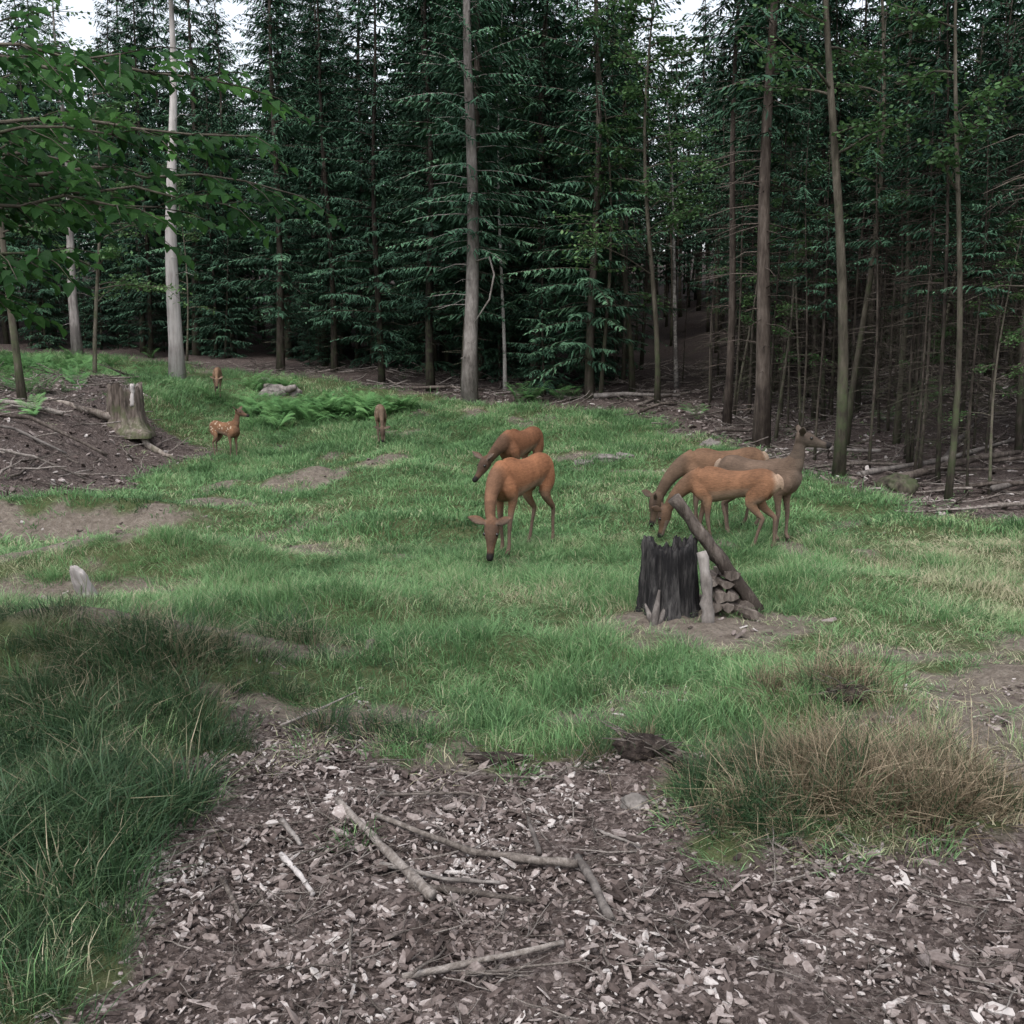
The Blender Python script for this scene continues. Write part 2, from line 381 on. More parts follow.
def tuft(seed, nb, rad, hmin, hmax, w, t0, t1, lean=.5, mat=None, dryfrac=.06):
    r = random.Random(seed); mb = MB()
    for i in range(nb):
        a = r.uniform(0, 6.283); d = rad * math.sqrt(r.random())
        x, y = d * math.cos(a), d * math.sin(a)
        hh = r.uniform(hmin, hmax); la = a + r.uniform(-1.2, 1.2); ln = hh * lean * r.uniform(.2, 1.3)
        lx, ly = math.cos(la), math.sin(la); fa = r.uniform(0, 6.283); sx, sy = math.cos(fa) * w / 2, math.sin(fa) * w / 2
        b = len(mb.v)
        for k, (q, ww) in enumerate(((0, 1), (.55, .85))):
            ox = x + lx * ln * q ** 2; oy = y + ly * ln * q ** 2; z = hh * (q - .18 * lean * q ** 3) - .02
            mb.v.append((ox - sx * ww, oy - sy * ww, z)); mb.v.append((ox + sx * ww, oy + sy * ww, z))
        mb.v.append((x + lx * ln, y + ly * ln, hh * (1 - .25 * lean) - .02))
        t = r.uniform(t0, t1)
        if r.random() < dryfrac: t = r.uniform(.8, 1)
        mb.face((b, b + 1, b + 3, b + 2), 0, t - .08); mb.face((b + 2, b + 3, b + 4), 0, t + .04)
    return mb.obj('tuft', [mat], link=False)

def scatter_pts(n, x0, x1, y0, y1, fn, fan=True):
    x = NP.uniform(x0, x1, n); y = NP.uniform(y0, y1, n)
    keep = np.ones(n, bool)
    if fan: keep &= np.abs(x) < (y * .57 + 1.2)
    x = x[keep]; y = y[keep]
    p = fn(x, y); k = NP.random(len(x)) < p
    return x[k], y[k]

def is_left(x, y):
    return S(-.9, -2.0, x + .3 * vn(x * 1.5, y * 1.5, 42)) * (1 - S(7.0, 8.2, y + .35 * vn(x * 1.6, y * 1.6, 41)))

def grass_layers():
    sh = [-.14, .02, .1, -.04, .06]
    def setv(nb, rad, w, k):
        v = [tuft(k + i, nb, rad, .05, .18, w, .24 + sh[i], .60 + sh[i], .9, M_GRASS) for i in range(5)]
        v.append(tuft(k + 9, int(nb * .7), rad, .04, .14, w, .66, 1.0, 1.0, M_GRASS, .3)); return v
    def params(x, y):
        n = len(x); g, l, d = zones(x, y)
        clump = vn(x * 1.1, y * 1.1, 51); c2 = vn(x * 3.0, y * 3.0, 52)
        hs = np.clip(1 + .6 * clump + .6 * c2, .25, 2.1) * (.45 + .6 * g)
        idx = NP.integers(0, 5, n)
        dk = (vn(x * 1.7, y * 1.7, 55) + NP.normal(0, .3, n))
        idx[dk < -.35] = 0; idx[dk > .5] = 2
        dry = NP.random(n) < (.05 + .55 * d + .4 * S(.8, 4.5, x) * (1 - S(8, 14, y)) + .55 * S(.1, .7, vn(x * .7, y * .7, 53) + .3 * c2))
        idx[dry] = 5
        rot = np.stack([NP.normal(0, .18, n), NP.normal(0, .18, n), NP.uniform(0, 6.28, n)], 1)
        return hs, idx, rot
    def fn(x, y):
        g, l, d = zones(x, y)
        sparse = .16 * S(.1, .7, vn(x * 2.2, y * 2.2, 56)) * (y > 4.0)
        return np.clip(g * 1.25 - .08 + .10 * d * (1 - l) + sparse, 0, 1) * (1 - .9 * is_left(x, y))
    x, y = scatter_pts(16500, -7.5, 7.5, 2.6, 11.5, fn); hs, idx, rot = params(x, y)
    sc = np.stack([np.ones(len(x)), np.ones(len(x)), hs * (1 - .25 * S(8, 10, y))], 1) * NP.uniform(.75, 1.25, len(x))[:, None]
    instancer('meadow_grass', np.stack([x, y, H(x, y)], 1), rot, sc, idx, setv(40, .12, .0048, 100), True)
    x, y = scatter_pts(26000, -14, 9, 11.5, 27, fn)
    x2, y2 = scatter_pts(9000, -26, 4, 27, 44, fn); x = np.concatenate([x, x2]); y = np.concatenate([y, y2])
    hs, idx, rot = params(x, y); f = 1 + .5 * S(14, 40, y)
    sc = np.stack([f, f, hs * (.75 + .25 * S(14, 28, y))], 1) * NP.uniform(.75, 1.25, len(x))[:, None]
    instancer('meadow_grass', np.stack([x, y, H(x, y)], 1), rot, sc, idx, setv(20, .17, .011, 110), True)
    v2 = [tuft(140 + i, 46, .13, .10, .28, .0055, .2, .6, 1.1, M_LONG) for i in range(4)] + [tuft(150, 34, .12, .10, .28, .005, .75, 1, 1.2, M_LONG, .4)]
    def fn2(x, y):
        g, l, d = zones(x, y); return np.clip(g * 1.15 - .05, 0, 1) * is_left(x, y)
    x, y = scatter_pts(5800, -6.0, -.8, 1.9, 8.5, fn2); n = len(x)
    idx = NP.integers(0, 4, n); idx[NP.random(n) < .10 + .55 * S(5.6, 7.0, y)] = 4
    sc = np.clip(.75 + .5 * vn(x * 1.4, y * 1.4, 61) + .35 * vn(x * 3.4, y * 3.4, 62), .25, 2) * NP.uniform(.7, 1.2, n)
    rot = np.stack([NP.normal(0, .25, n), NP.normal(0, .25, n), NP.uniform(0, 6.28, n)], 1)
    instancer('long_grass', np.stack([x, y, H(x, y)], 1), rot, sc, idx, v2, True)
    v3 = [tuft(160 + i, 44, .08, .12, .36, .0044, .05, .95, 1.3, M_DRY, .15) for i in range(3)] + [tuft(170, 44, .1, .14, .34, .005, .25, .65, 1.0, M_LONG)]
    P = []
    for cx, cy, rx, ry, n in ((1.85, 4.6, .5, .40, 230), (1.2, 4.6, .32, .40, 120), (2.25, 5.25, .3, .3, 40), (2.0, 6.0, .45, .2, 50), (.55, 5.3, .3, .12, 14), (-.9, 5.75, .5, .12, 14), (2.3, 4.5, .25, .25, 24), (1.5, 4.95, .35, .2, 50)):
        a = NP.uniform(0, 6.28, n); q = np.sqrt(NP.random(n)); P.append(np.stack([cx + rx * q * np.cos(a), cy + ry * q * np.sin(a), a, q], 1))
    P = np.concatenate(P); x, y, a, q = P.T; n = len(x)
    idx = NP.integers(0, 3, n); idx[(NP.random(n) < np.where(x < 1.4, .65, .15))] = 3
    tilt = .55 * q
    rot = np.stack([-tilt * np.sin(a) + NP.normal(0, .32, n), tilt * np.cos(a) + NP.normal(0, .32, n), NP.uniform(0, 6.28, n)], 1)
    instancer('dry_grass_tussock', np.stack([x, y, H(x, y) - .01], 1), rot, NP.uniform(.5, 1.1, n), idx, v3, True)
grass_layers()

def chip(seed, long=1.0):
    r = random.Random(seed); mb = MB(); n = r.choice([5, 6, 7])
    th = .10 + .1 * r.random()
    for k in range(n):
        a = 6.283 * k / n; q = r.uniform(.6, 1.1); mb.v.append((math.cos(a) * q * long, math.sin(a) * q * .6, -th + r.uniform(-.08, .08)))
    for k in range(n):
        p = mb.v[k]; mb.v.append((p[0] * .95, p[1] * .95, th + r.uniform(-.12, .12)))
    for k in range(n):
        k2 = (k + 1) % n; mb.face((k, k2, n + k2, n + k), 0, .3)
    mb.face(tuple(range(n))[::-1], 0, .5); mb.face(tuple(range(n, 2 * n)), 0, .5)
    return mb.obj('chip', [M_CHIP], smooth=False, link=False)

def twig(seed):
    r = random.Random(seed); mb = MB(); p = Vector((-.5, 0, 0)); d = Vector((1, 0, 0)); pts = [p.copy()]
    for i in range(6):
        d = (d + Vector((0, r.uniform(-.3, .3), r.uniform(-.12, .12)))).normalized(); p = p + d * .17; pts.append(p.copy())
    tube(mb, pts, [.016, .015, .014, .012, .011, .009, .006], 4)
    for j in (2, 4):
        if r.random() < .7:
            q = pts[j]; e = Vector((.6, r.choice([-1, 1]) * .7, .25)).normalized()
            tube(mb, [q, q + e * .12, q + e * .22 + Vector((.04, 0, .02))], [.009, .007, .004], 3)
    return mb.obj('twig', [M_STICK], link=False)

def litter_layers():
    v = [chip(200 + i, 1 + .4 * (i % 4)) for i in range(7)]
    def fn(x, y):
        g, l, d = zones(x, y); return np.clip(l * 1.0 + .35 * d * (1 - l) + .005, 0, 1) * (.65 + .35 * S(-.4, .4, vn(x * 2.6, y * 2.6, 81)))
    x, y = scatter_pts(56000, -2.8, 3.6, 2.8, 6.6, fn); n = len(x)
    s = NP.gamma(1.6, .0058, n) + .0045
    rot = np.stack([NP.normal(0, .38, n), NP.normal(0, .38, n), NP.uniform(0, 6.28, n)], 1)
    instancer('bark_chip_litter', np.stack([x, y, H(x, y) - .014 + NP.uniform(0, .014, n)], 1), rot, s, NP.integers(0, 7, n), v)
    def fn(x, y):
        g, l, d = zones(x, y); return np.clip(l + .3 * d, 0, 1)
    x, y = scatter_pts(24000, -17, 18, 7, 30, fn); n = len(x)
    v = [chip(230 + i, 1 + .3 * (i % 4)) for i in range(5)]
    s = np.minimum(NP.gamma(2.0, .015, n) + .013, .07)
    rot = np.stack([NP.normal(0, .35, n), NP.normal(0, .35, n), NP.uniform(0, 6.28, n)], 1)
    instancer('forest_floor_litter', np.stack([x, y, H(x, y)], 1), rot, s, NP.integers(0, 5, n), v)
    v = [twig(260 + i) for i in range(6)]
    x1, y1 = scatter_pts(2000, -2.6, 3.2, 2.8, 6.8, fn); x2, y2 = scatter_pts(4600, -17, 18, 8, 38, fn)
    g, l, d = zones(x2, y2); kk = l > .6; x2 = x2[kk]; y2 = y2[kk]
    x = np.concatenate([x1, x2]); y = np.concatenate([y1, y2]); n = len(x)
    s = np.where(y < 7, NP.gamma(2, .055, n) + .04, NP.uniform(.25, 1.4, n))
    rot = np.stack([NP.normal(0, .12, n), NP.normal(0, .16, n), NP.uniform(0, 6.28, n)], 1)
    instancer('fallen_twigs', np.stack([x, y, H(x, y) + .012], 1), rot, s, NP.integers(0, 6, n), v)
litter_layers()

# ------------------------------------------------------------------ trees
def spruce(seed, Ht, cb, Rm, r0, dead=26, wh=.3, step=.10, bark=None, lean=(0, 0), sub=1.0, tw=1.0):
    r = random.Random(seed); mb = MB()
    n = 12; pts = []; wob = r.uniform(0, 6)
    for i in range(n + 1):
        z = Ht * i / n
        pts.append(Vector((lean[0] * z + .07 * math.sin(z * .6 + wob), lean[1] * z + .07 * math.cos(z * .5 + wob), z - (.15 if i == 0 else 0))))
    rad = [max(.012, r0 * (1 - .93 * (i / n)) * (1.25 if i == 0 else 1)) for i in range(n + 1)]
    tube(mb, pts, rad, 8, 0)
    def at(z):
        q = max(0, min(n - 1e-4, z / Ht * n)); i = int(q); return pts[i].lerp(pts[i + 1], q - i)
    for i in range(dead):
        z = r.uniform(.8, cb + 1.5); a = r.uniform(0, 6.283); Ld = r.uniform(.25, 1.0) * (1.3 if z > 2 else .7)
        d = Vector((math.cos(a), math.sin(a), r.uniform(-.25, .2))); p = at(z)
        q = p + d * Ld * .5 + Vector((0, 0, r.uniform(-.05, .05)))
        e = p + d * Ld + Vector((r.uniform(-.1, .1), r.uniform(-.1, .1), -.15 * Ld))
        tube(mb, [p, q, e], [.014, .010, .004], 3, 0, cap=False)
        if r.random() < .6:
            f = q + Vector((d.x + r.uniform(-.8, .8), d.y + r.uniform(-.8, .8), -.2)) * Ld * .4
            tube(mb, [q, f], [.007, .003], 3, 0, cap=False)
    z = cb
    up = Vector((0, 0, 1))
    while z < Ht - .15:
        fr = (z - cb) / (Ht - cb); L0 = Rm * (1 - fr) ** .6 * min(1, .55 + fr * 4) + .1
        nb = r.choice([4, 5, 6]); a0 = r.uniform(0, 6.28)
        for b in range(nb):
            if r.random() < .14: continue
            a = a0 + 6.283 * b / nb + r.uniform(-.3, .3); L = L0 * r.uniform(.45, 1.25)
            d = Vector((math.cos(a), math.sin(a), 0)); sd = Vector((-d.y, d.x, 0)); p0 = at(z + r.uniform(-.15, .15))
            u0 = r.uniform(-.1, .2) + .4 * fr; dr = r.uniform(.16, .40) * (1 - fr * .7)
            def bp(s): return p0 + d * s + up * (u0 * s - dr * s * s / max(L, .4) * 1.1 + .06 * s ** 3 / max(L * L, .3))
            k = max(2, int(L / .5)); tube(mb, [bp(L * j / k) for j in range(k + 1)], [.016 * (1 - .8 * j / k) * (.6 + L * .3) for j in range(k + 1)], 3, 0, cap=False)
            s = .12 * L; bt = r.uniform(-.2, .2)
            while s < L:
                q = bp(s); tl = (.42 * (1 - s / L) + .15) * r.uniform(.5, 1.3) * min(1, L) * tw
                for side in (-1, 1):
                    if r.random() < .12: continue
                    dd = (d * r.uniform(.4, .9) + sd * side * r.uniform(.5, 1) - up * r.uniform(.05, .5)).normalized()
                    w = r.uniform(.018, .032) * sub; nrm = dd.cross(up).normalized() * w + up * r.uniform(-.015, .015)
                    i0 = len(mb.v); m = q + dd * tl * .4; e = q + dd * tl - up * .12 * tl
                    mb.v += [q, m + nrm, e, m - nrm]
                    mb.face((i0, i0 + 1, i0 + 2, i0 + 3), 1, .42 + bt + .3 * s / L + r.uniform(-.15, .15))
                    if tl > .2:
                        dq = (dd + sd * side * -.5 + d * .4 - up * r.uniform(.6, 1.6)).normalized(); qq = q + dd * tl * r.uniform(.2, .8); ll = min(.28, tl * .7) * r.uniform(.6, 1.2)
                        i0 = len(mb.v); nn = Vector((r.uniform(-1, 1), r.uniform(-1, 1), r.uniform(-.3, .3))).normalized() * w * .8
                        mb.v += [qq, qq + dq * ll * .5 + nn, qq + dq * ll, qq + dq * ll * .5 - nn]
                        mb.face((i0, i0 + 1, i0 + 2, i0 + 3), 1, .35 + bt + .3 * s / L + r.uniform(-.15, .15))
                s += step * r.uniform(.8, 1.3)
        z += wh * r.uniform(.7, 1.35)
    return mb.mesh('spruce', [bark or M_BARK, M_NEEDLE])

def leaf(mb, p, d, up, L, w, mat, t, r):
    sd = d.cross(up)
    if sd.length < 1e-3: sd = Vector((1, 0, 0))
    sd.normalize(); n = sd.cross(d).normalized(); i0 = len(mb.v)
    f = n * w * .25
    mb.v += [p, p + d * L * .3 - sd * w * .45 + f, p + d * L * .65 - sd * w * .42 + f, p + d * L - n * L * .1, p + d * L * .65 + sd * w * .42 + f, p + d * L * .3 + sd * w * .45 + f]
    mb.face((i0, i0 + 1, i0 + 2, i0 + 3), mat, t); mb.face((i0, i0 + 3, i0 + 4, i0 + 5), mat, t + .04)

def leaf4(mb, p, d, sd, L, w, mat, t):
    i0 = len(mb.v); mb.v += [p, p + d * L * .5 - sd * w * .5, p + d * L, p + d * L * .5 + sd * w * .5]
    mb.face((i0, i0 + 1, i0 + 2, i0 + 3), mat, t)

def broad(seed, Ht, r0, cb, spread, nb=16, ls=.10, lw=.07, per=18, bark=None, lean=(0, 0), curve=.25, leafmat=None):
    r = random.Random(seed); mb = MB(); n = 12; pts = []
    ph = r.uniform(0, 6)
    for i in range(n + 1):
        z = Ht * i / n
        pts.append(Vector((lean[0] * z + curve * math.sin(z * .45 + ph) - curve * math.sin(ph), lean[1] * z + curve * .6 * math.cos(z * .4 + ph) - curve * .6 * math.cos(ph), z - (.15 if i == 0 else 0))))
    rad = [max(.01, r0 * (1 - .9 * i / n) * (1.3 if i == 0 else 1)) for i in range(n + 1)]
    tube(mb, pts, rad, 9, 0)
    for b in range(nb):
        z = cb + (Ht - cb) * (b + r.random()) / nb; q = z / Ht * n; i = min(n - 1, int(q)); p = pts[i].lerp(pts[i + 1], q - i)
        a = r.uniform(0, 6.283); L = spread * r.uniform(.5, 1.1) * (1 - .5 * (z - cb) / (Ht - cb)); d = Vector((math.cos(a), math.sin(a), r.uniform(.1, .7))).normalized()
        bp = [p]
        for k in range(5):
            d = (d + Vector((r.uniform(-.25, .25), r.uniform(-.25, .25), r.uniform(-.2, .1)))).normalized(); bp.append(bp[-1] + d * L / 5)
        tube(mb, bp, [.03 * (1 - .85 * k / 5) * (r0 / .12) ** .5 for k in range(6)], 4, 0, cap=False)
        tb = r.uniform(-.25, .25)
        for sidx in range(8):
            k = r.uniform(1.0, 5); i = min(4, int(k)); q = bp[i].lerp(bp[i + 1], k - i)
            e = (d + Vector((r.uniform(-1, 1), r.uniform(-1, 1), r.uniform(-.4, .4)))).normalized(); sl = L * r.uniform(.2, .5)
            tube(mb, [q, q + e * sl], [.008, .003], 3, 0, cap=False)
            for li in range(per):
                s = r.random(); c = q + e * sl * s + Vector((r.gauss(0, .10), r.gauss(0, .10), r.gauss(0, .05)))
                dd = Vector((r.uniform(-1, 1), r.uniform(-1, 1), r.uniform(-.7, .2))).normalized()
                sdv = dd.cross(Vector((r.uniform(-.5, .5), r.uniform(-.5, .5), 1))).normalized()
                leaf4(mb, c, dd, sdv, ls * r.uniform(.7, 1.2), lw, 1, .5 + tb + r.uniform(-.2, .2))
    return mb.mesh('broad', [bark or M_BARKD, leafmat or M_LEAF])

def place(name, me, x, y, rz=0, s=1, sink=.05):
    o = bpy.data.objects.new(name, me); scene.collection.objects.link(o)
    o.location = (x, y, h1(x, y) - sink); o.rotation_euler = (0, 0, rz); o.scale = (s, s, s); return o

# 0-3 crowned spruce, 4-7 pole spruce, 8-10 broadleaf, 11-12 young spruce, 13-14 deep-forest light poles
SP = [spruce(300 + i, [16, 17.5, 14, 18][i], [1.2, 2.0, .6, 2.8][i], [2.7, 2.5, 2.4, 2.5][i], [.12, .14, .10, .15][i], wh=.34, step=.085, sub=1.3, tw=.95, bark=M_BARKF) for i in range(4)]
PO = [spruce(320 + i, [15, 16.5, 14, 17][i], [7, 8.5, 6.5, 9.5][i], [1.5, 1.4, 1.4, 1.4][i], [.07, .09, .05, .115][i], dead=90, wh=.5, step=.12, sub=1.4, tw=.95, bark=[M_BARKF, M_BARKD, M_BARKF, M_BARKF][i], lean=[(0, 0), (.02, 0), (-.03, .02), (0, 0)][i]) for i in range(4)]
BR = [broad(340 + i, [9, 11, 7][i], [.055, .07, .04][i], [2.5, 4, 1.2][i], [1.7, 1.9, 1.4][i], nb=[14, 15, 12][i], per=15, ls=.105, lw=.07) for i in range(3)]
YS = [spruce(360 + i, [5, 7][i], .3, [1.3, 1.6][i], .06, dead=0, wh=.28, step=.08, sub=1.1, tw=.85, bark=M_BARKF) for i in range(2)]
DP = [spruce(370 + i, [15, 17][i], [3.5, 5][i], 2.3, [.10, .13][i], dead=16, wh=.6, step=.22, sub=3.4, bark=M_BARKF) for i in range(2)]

def forest():
    vs = [bpy.data.objects.new('v', m) for m in SP + PO + BR + YS + DP]
    P = []; I = []; Sx = []; Rr = []
    def add(x, y, i, s): P.append((x, y, h1(x, y) - .05)); I.append(i); Sx.append(s); Rr.append((RNG.gauss(0, .02), RNG.gauss(0, .02), RNG.uniform(0, 6.28)))
    def sdf(px, py): return float(psd(np.array([px]), np.array([py]), FOREST)[0])
    sp = 2.35; y = 14.0
    while y < 80:
        hw = .57 * y + 6; x = -hw
        g = sp * (1 + .15 * (y > 48))
        while x < hw:
            px = x + RNG.uniform(-1.5, 1.5); py = y + RNG.uniform(-1.4, 1.4)
            sd = sdf(px, py)
            lane = abs(px - (2.2 + (py - 22) * .28)) < .9 and py < 46
            right = px > 2.5 + .02 * py
            lim = 1.6 if right else 1.0
            if sd > lim and not lane:
                if py > 50: k = RNG.choice([13, 14, 13, 14, 13])
                elif right:
                    if py < 24: k = 4 + RNG.randrange(4) if RNG.random() < .7 else None
                    elif py < 36: k = RNG.choice([4, 5, 6, 7, 4, 5, 6, 7, 8, 4, 3, 6])
                    else: k = RNG.choice([13, 14, 4, 6, 5, 13])
                else:
                    k = RNG.choice([0, 1, 2, 3, 2, 1, 0, 8]) if sd < 6 else RNG.choice([3, 1, 13, 14, 0])
                if k is not None: add(px, py, k, RNG.uniform(.68, 1.15))
            x += g
        y += g * .9
    for i in range(260):
        px = RNG.uniform(5.2, 20); py = RNG.uniform(14, 34)
        if sdf(px, py) > 1.0: add(px, py, RNG.choice([6, 4, 6, 8, 6, 6]), RNG.uniform(.35, .75))
    for i in range(120):
        px = RNG.uniform(-22, 3.5); py = RNG.uniform(28, 50); s = sdf(px, py)
        if 1.6 < s < 8 and abs(px - (2.2 + (py - 22) * .28)) > 1.2: add(px, py, RNG.choice([11, 12]), RNG.uniform(.4, 1.0))
    for i in range(26):
        px = RNG.uniform(-30, -14); py = RNG.uniform(24, 45)
        if px < -.5 * py - 1: add(px, py, RNG.choice([0, 1, 8, 9, 2]), RNG.uniform(.7, 1))
    instancer('distant_forest', P, Rr, Sx, I, vs)
forest()

pale = spruce(400, 15, 11.5, 1.2, .25, dead=8, bark=M_BARKP, lean=(.035, 0))
place('dead_tree', pale, -10.85, 32)
place('dead_tree', spruce(401, 15, 9.5, 1.3, .22, dead=8, bark=M_BARKP), -18.3, 42)
cs = place('spruce_tree', spruce(402, 17, 4.2, 2.5, .21, dead=26, bark=M_BARKM, wh=.34, step=.085, sub=1.2, tw=.9), -1.1, 27)
mb = MB(); tube(mb, [(0, 0, 0), (.35, -.1, .1), (.48, -.15, -.35), (.35, -.12, -1.0), (-.05, -.05, -1.6)], [.03, .03, .028, .025, .02], 6)
hb = mb.obj('hooked_dead_branch', [M_BARKM]); hb.parent = cs; hb.location = (.15, -.2, 3.75)
place('spruce_tree', SP[2], 1.3, 30.5, 1, .8); place('spruce_tree', SP[0], -4.2, 31.5, 2, .95); place('spruce_tree', SP[1], -8.2, 35.5, 4, 1.0)
place('spruce_tree', SP[2], 3.0, 33.5, 5, .9); place('spruce_tree', SP[3], -2.4, 29.6, 3, .85); place('spruce_tree', YS[1], .9, 28.4, 3, .7)
place('spruce_tree', spruce(403, 15, 6.2, 1.7, .165, dead=60, sub=1.2), 5.0, 20)
place('spruce_tree', spruce(404, 14, 7, 1.5, .10, dead=50, sub=1.2), 4.9, 22.6)
place('spruce_tree', spruce(405, 14, 3.2, 2.2, .11, dead=26, step=.085, tw=.8), 8.9, 13.2)
place('birch_tree', broad(410, 12, .095, 4.6, 2.0, bark=M_BARKD, lean=(-.045, 0), curve=.18), 5.35, 16)
place('birch_tree', broad(411, 10, .05, 4.2, 1.4, lean=(.01, 0), nb=12), 6.35, 14.2)
place('birch_tree', broad(412, 11, .06, 4.5, 1.4, bark=M_BIRCH, curve=.1), -.2, 29.5)
place('birch_tree', broad(413, 10, .07, 4.0, 1.4, bark=M_BIRCH, lean=(-.08, 0), curve=.1), 5.0, 30)
place('beech_tree', broad(414, 10, .08, 3.2, 2.0, curve=.12, nb=18), -9.9, 20)
place('beech_tree', broad(415, 9, .07, 2.4, 2.4, nb=24, ls=.12, lw=.085, per=22), -12.2, 29)
place('beech_tree', broad(416, 12, .08, 3.4, 2.6, nb=26, ls=.12, lw=.085, per=22), 3.9, 26.5)
place('beech_tree', broad(417, 12, .07, 4.4, 2.2, nb=22, ls=.10, lw=.07), 6.6, 19.5)
place('beech_tree', broad(418, 13, .09, 5.5, 2.6, nb=22, ls=.12, lw=.085), 3.6, 29.5)

def overhang():
    r = random.Random(77); mb = MB()
    bx, by = -4.3, 4.9; gz = h1(bx, by)
    tr = [Vector((bx + .1 * math.sin(i), by, gz - .15 + i * 1.0)) for i in range(9)]
    tube(mb, tr, [.16, .14, .13, .12, .11, .10, .08, .06, .03], 10, 0)
    A0 = (-4.3, 4.9)
    ends = [(2.3, (-1.7, 4.9, 3.0)), (2.6, (-1.55, 5.5, 3.1)), (2.7, (-1.8, 4.6, 3.25)), (3.0, (-1.4, 5.3, 3.35)), (2.2, (-2.2, 4.7, 2.75)), (2.4, (-1.95, 5.3, 3.0)),
            (3.1, (-1.7, 4.5, 3.55)), (3.3, (-1.4, 5.5, 3.7)), (2.9, (-2.1, 5.9, 3.3)), (3.9, (-1.5, 5.3, 4.3)),
            (3.2, (-2.9, 3.4, 3.5)), (3.2, (-5.5, 6.5, 3.5)), (2.0, (-2.6, 5.0, 2.6)), (2.8, (-1.25, 5.9, 3.2))]
    for z0, b in ends:
        a = Vector((A0[0], A0[1], z0 + gz)); b = Vector(b); n = 12; pts = []
        for i in range(n + 1):
            t = i / n; p = a.lerp(b, t) + Vector((0, 0, .25 * math.sin(t * 3.0) - .08 * t)) + Vector((0, r.uniform(-.05, .05), r.uniform(-.04, .04))); pts.append(p)
        tube(mb, pts, [.018 * (1 - .88 * i / n) + .002 for i in range(n + 1)], 6, 0)
        D = (b - a).normalized()
        for i in range(2, n + 1):
            for side in (-1, 1, -.4, .4):
                if r.random() < .3: continue
                sd = D.cross(Vector((0, 0, 1))).normalized() * side
                e = (D * r.uniform(.4, .9) + sd * r.uniform(.6, 1) + Vector((0, 0, r.uniform(-.6, .15)))).normalized()
                Lt = r.uniform(.2, .5) * (1.15 - .4 * i / n); q = pts[i]
                tp = [q, q + e * Lt * .5, q + e * Lt - Vector((0, 0, .05))]
                tube(mb, tp, [.004, .003, .0015], 3, 0, cap=False)
                nl = int(Lt / .034); tb = r.uniform(-.3, .3)
                for k in range(nl):
                    t = .15 + .85 * k / max(1, nl - 1); c = tp[0].lerp(tp[2], t); sg = 1 if k % 2 else -1
                    s2 = e.cross(Vector((0, 0, 1))).normalized() * sg
                    dd = (e * .6 + s2 * .8 + Vector((0, 0, r.uniform(-.9, .1)))).normalized()
                    leaf(mb, c, dd, Vector((r.uniform(-.6, .6), r.uniform(-1.1, .3), 1)), r.uniform(.055, .095), r.uniform(.04, .06), 1, .45 + tb + r.uniform(-.15, .2), r)
    mb.obj('beech_tree', [M_BARKD, M_BEECH])
overhang()

def fern(seed, n=13, L=.6):
    r = random.Random(seed); mb = MB(); up = Vector((0, 0, 1))
    for i in range(n):
        a = 6.283 * i / n + r.uniform(-.3, .3); d = Vector((math.cos(a), math.sin(a), 0)); sd = Vector((-d.y, d.x, 0)); l = L * r.uniform(.7, 1.15)
        k = 17; t0 = r.uniform(.3, .8); hh = r.uniform(1.2, 2.1)
        for j in range(1, k):
            s = j / k; p = d * l * s * .85 + up * l * (hh * s - hh * .62 * s * s); w = l * .26 * math.sin(3.14 * min(1, s * .85 + .15))
            for side in (-1, 1):
                e = p + sd * side * w + d * w * .35 - up * w * .2; i0 = len(mb.v); q = d * l * .022
                mb.v += [p - q, p + q, e]; mb.face((i0, i0 + 1, i0 + 2), 0, t0 + r.uniform(-.1, .1))
    return mb.obj('f', [M_FERN], link=False)
def ferns():
    vs = [fern(500 + i) for i in range(3)]
    P = []
    for cx, cy, rx, ry, n in ((-4.9, 25.4, 1.7, 1.3, 150), (-3.4, 24.9, 1, .6, 26), (-18.5, 36, 3.5, 3, 160), (-13, 31, 2.5, 2, 50), (-7.5, 30, 1.2, .8, 16), (.8, 27.2, .8, .5, 8), (-9.7, 18.6, .8, .8, 5), (9, 22, 3, 3, 6), (-11, 22, 1.5, 2, 12)):
        for i in range(n):
            P.append((cx + RNG.gauss(0, rx * .5), cy + RNG.gauss(0, ry * .5)))
    P = np.array(P); n = len(P)
    instancer('fern_undergrowth', np.stack([P[:, 0], P[:, 1], H(P[:, 0], P[:, 1]) - .02], 1), np.stack([NP.normal(0, .2, n), NP.normal(0, .2, n), NP.uniform(0, 6.28, n)], 1), NP.uniform(.4, 1.0, n), NP.integers(0, 3, n), vs)
ferns()

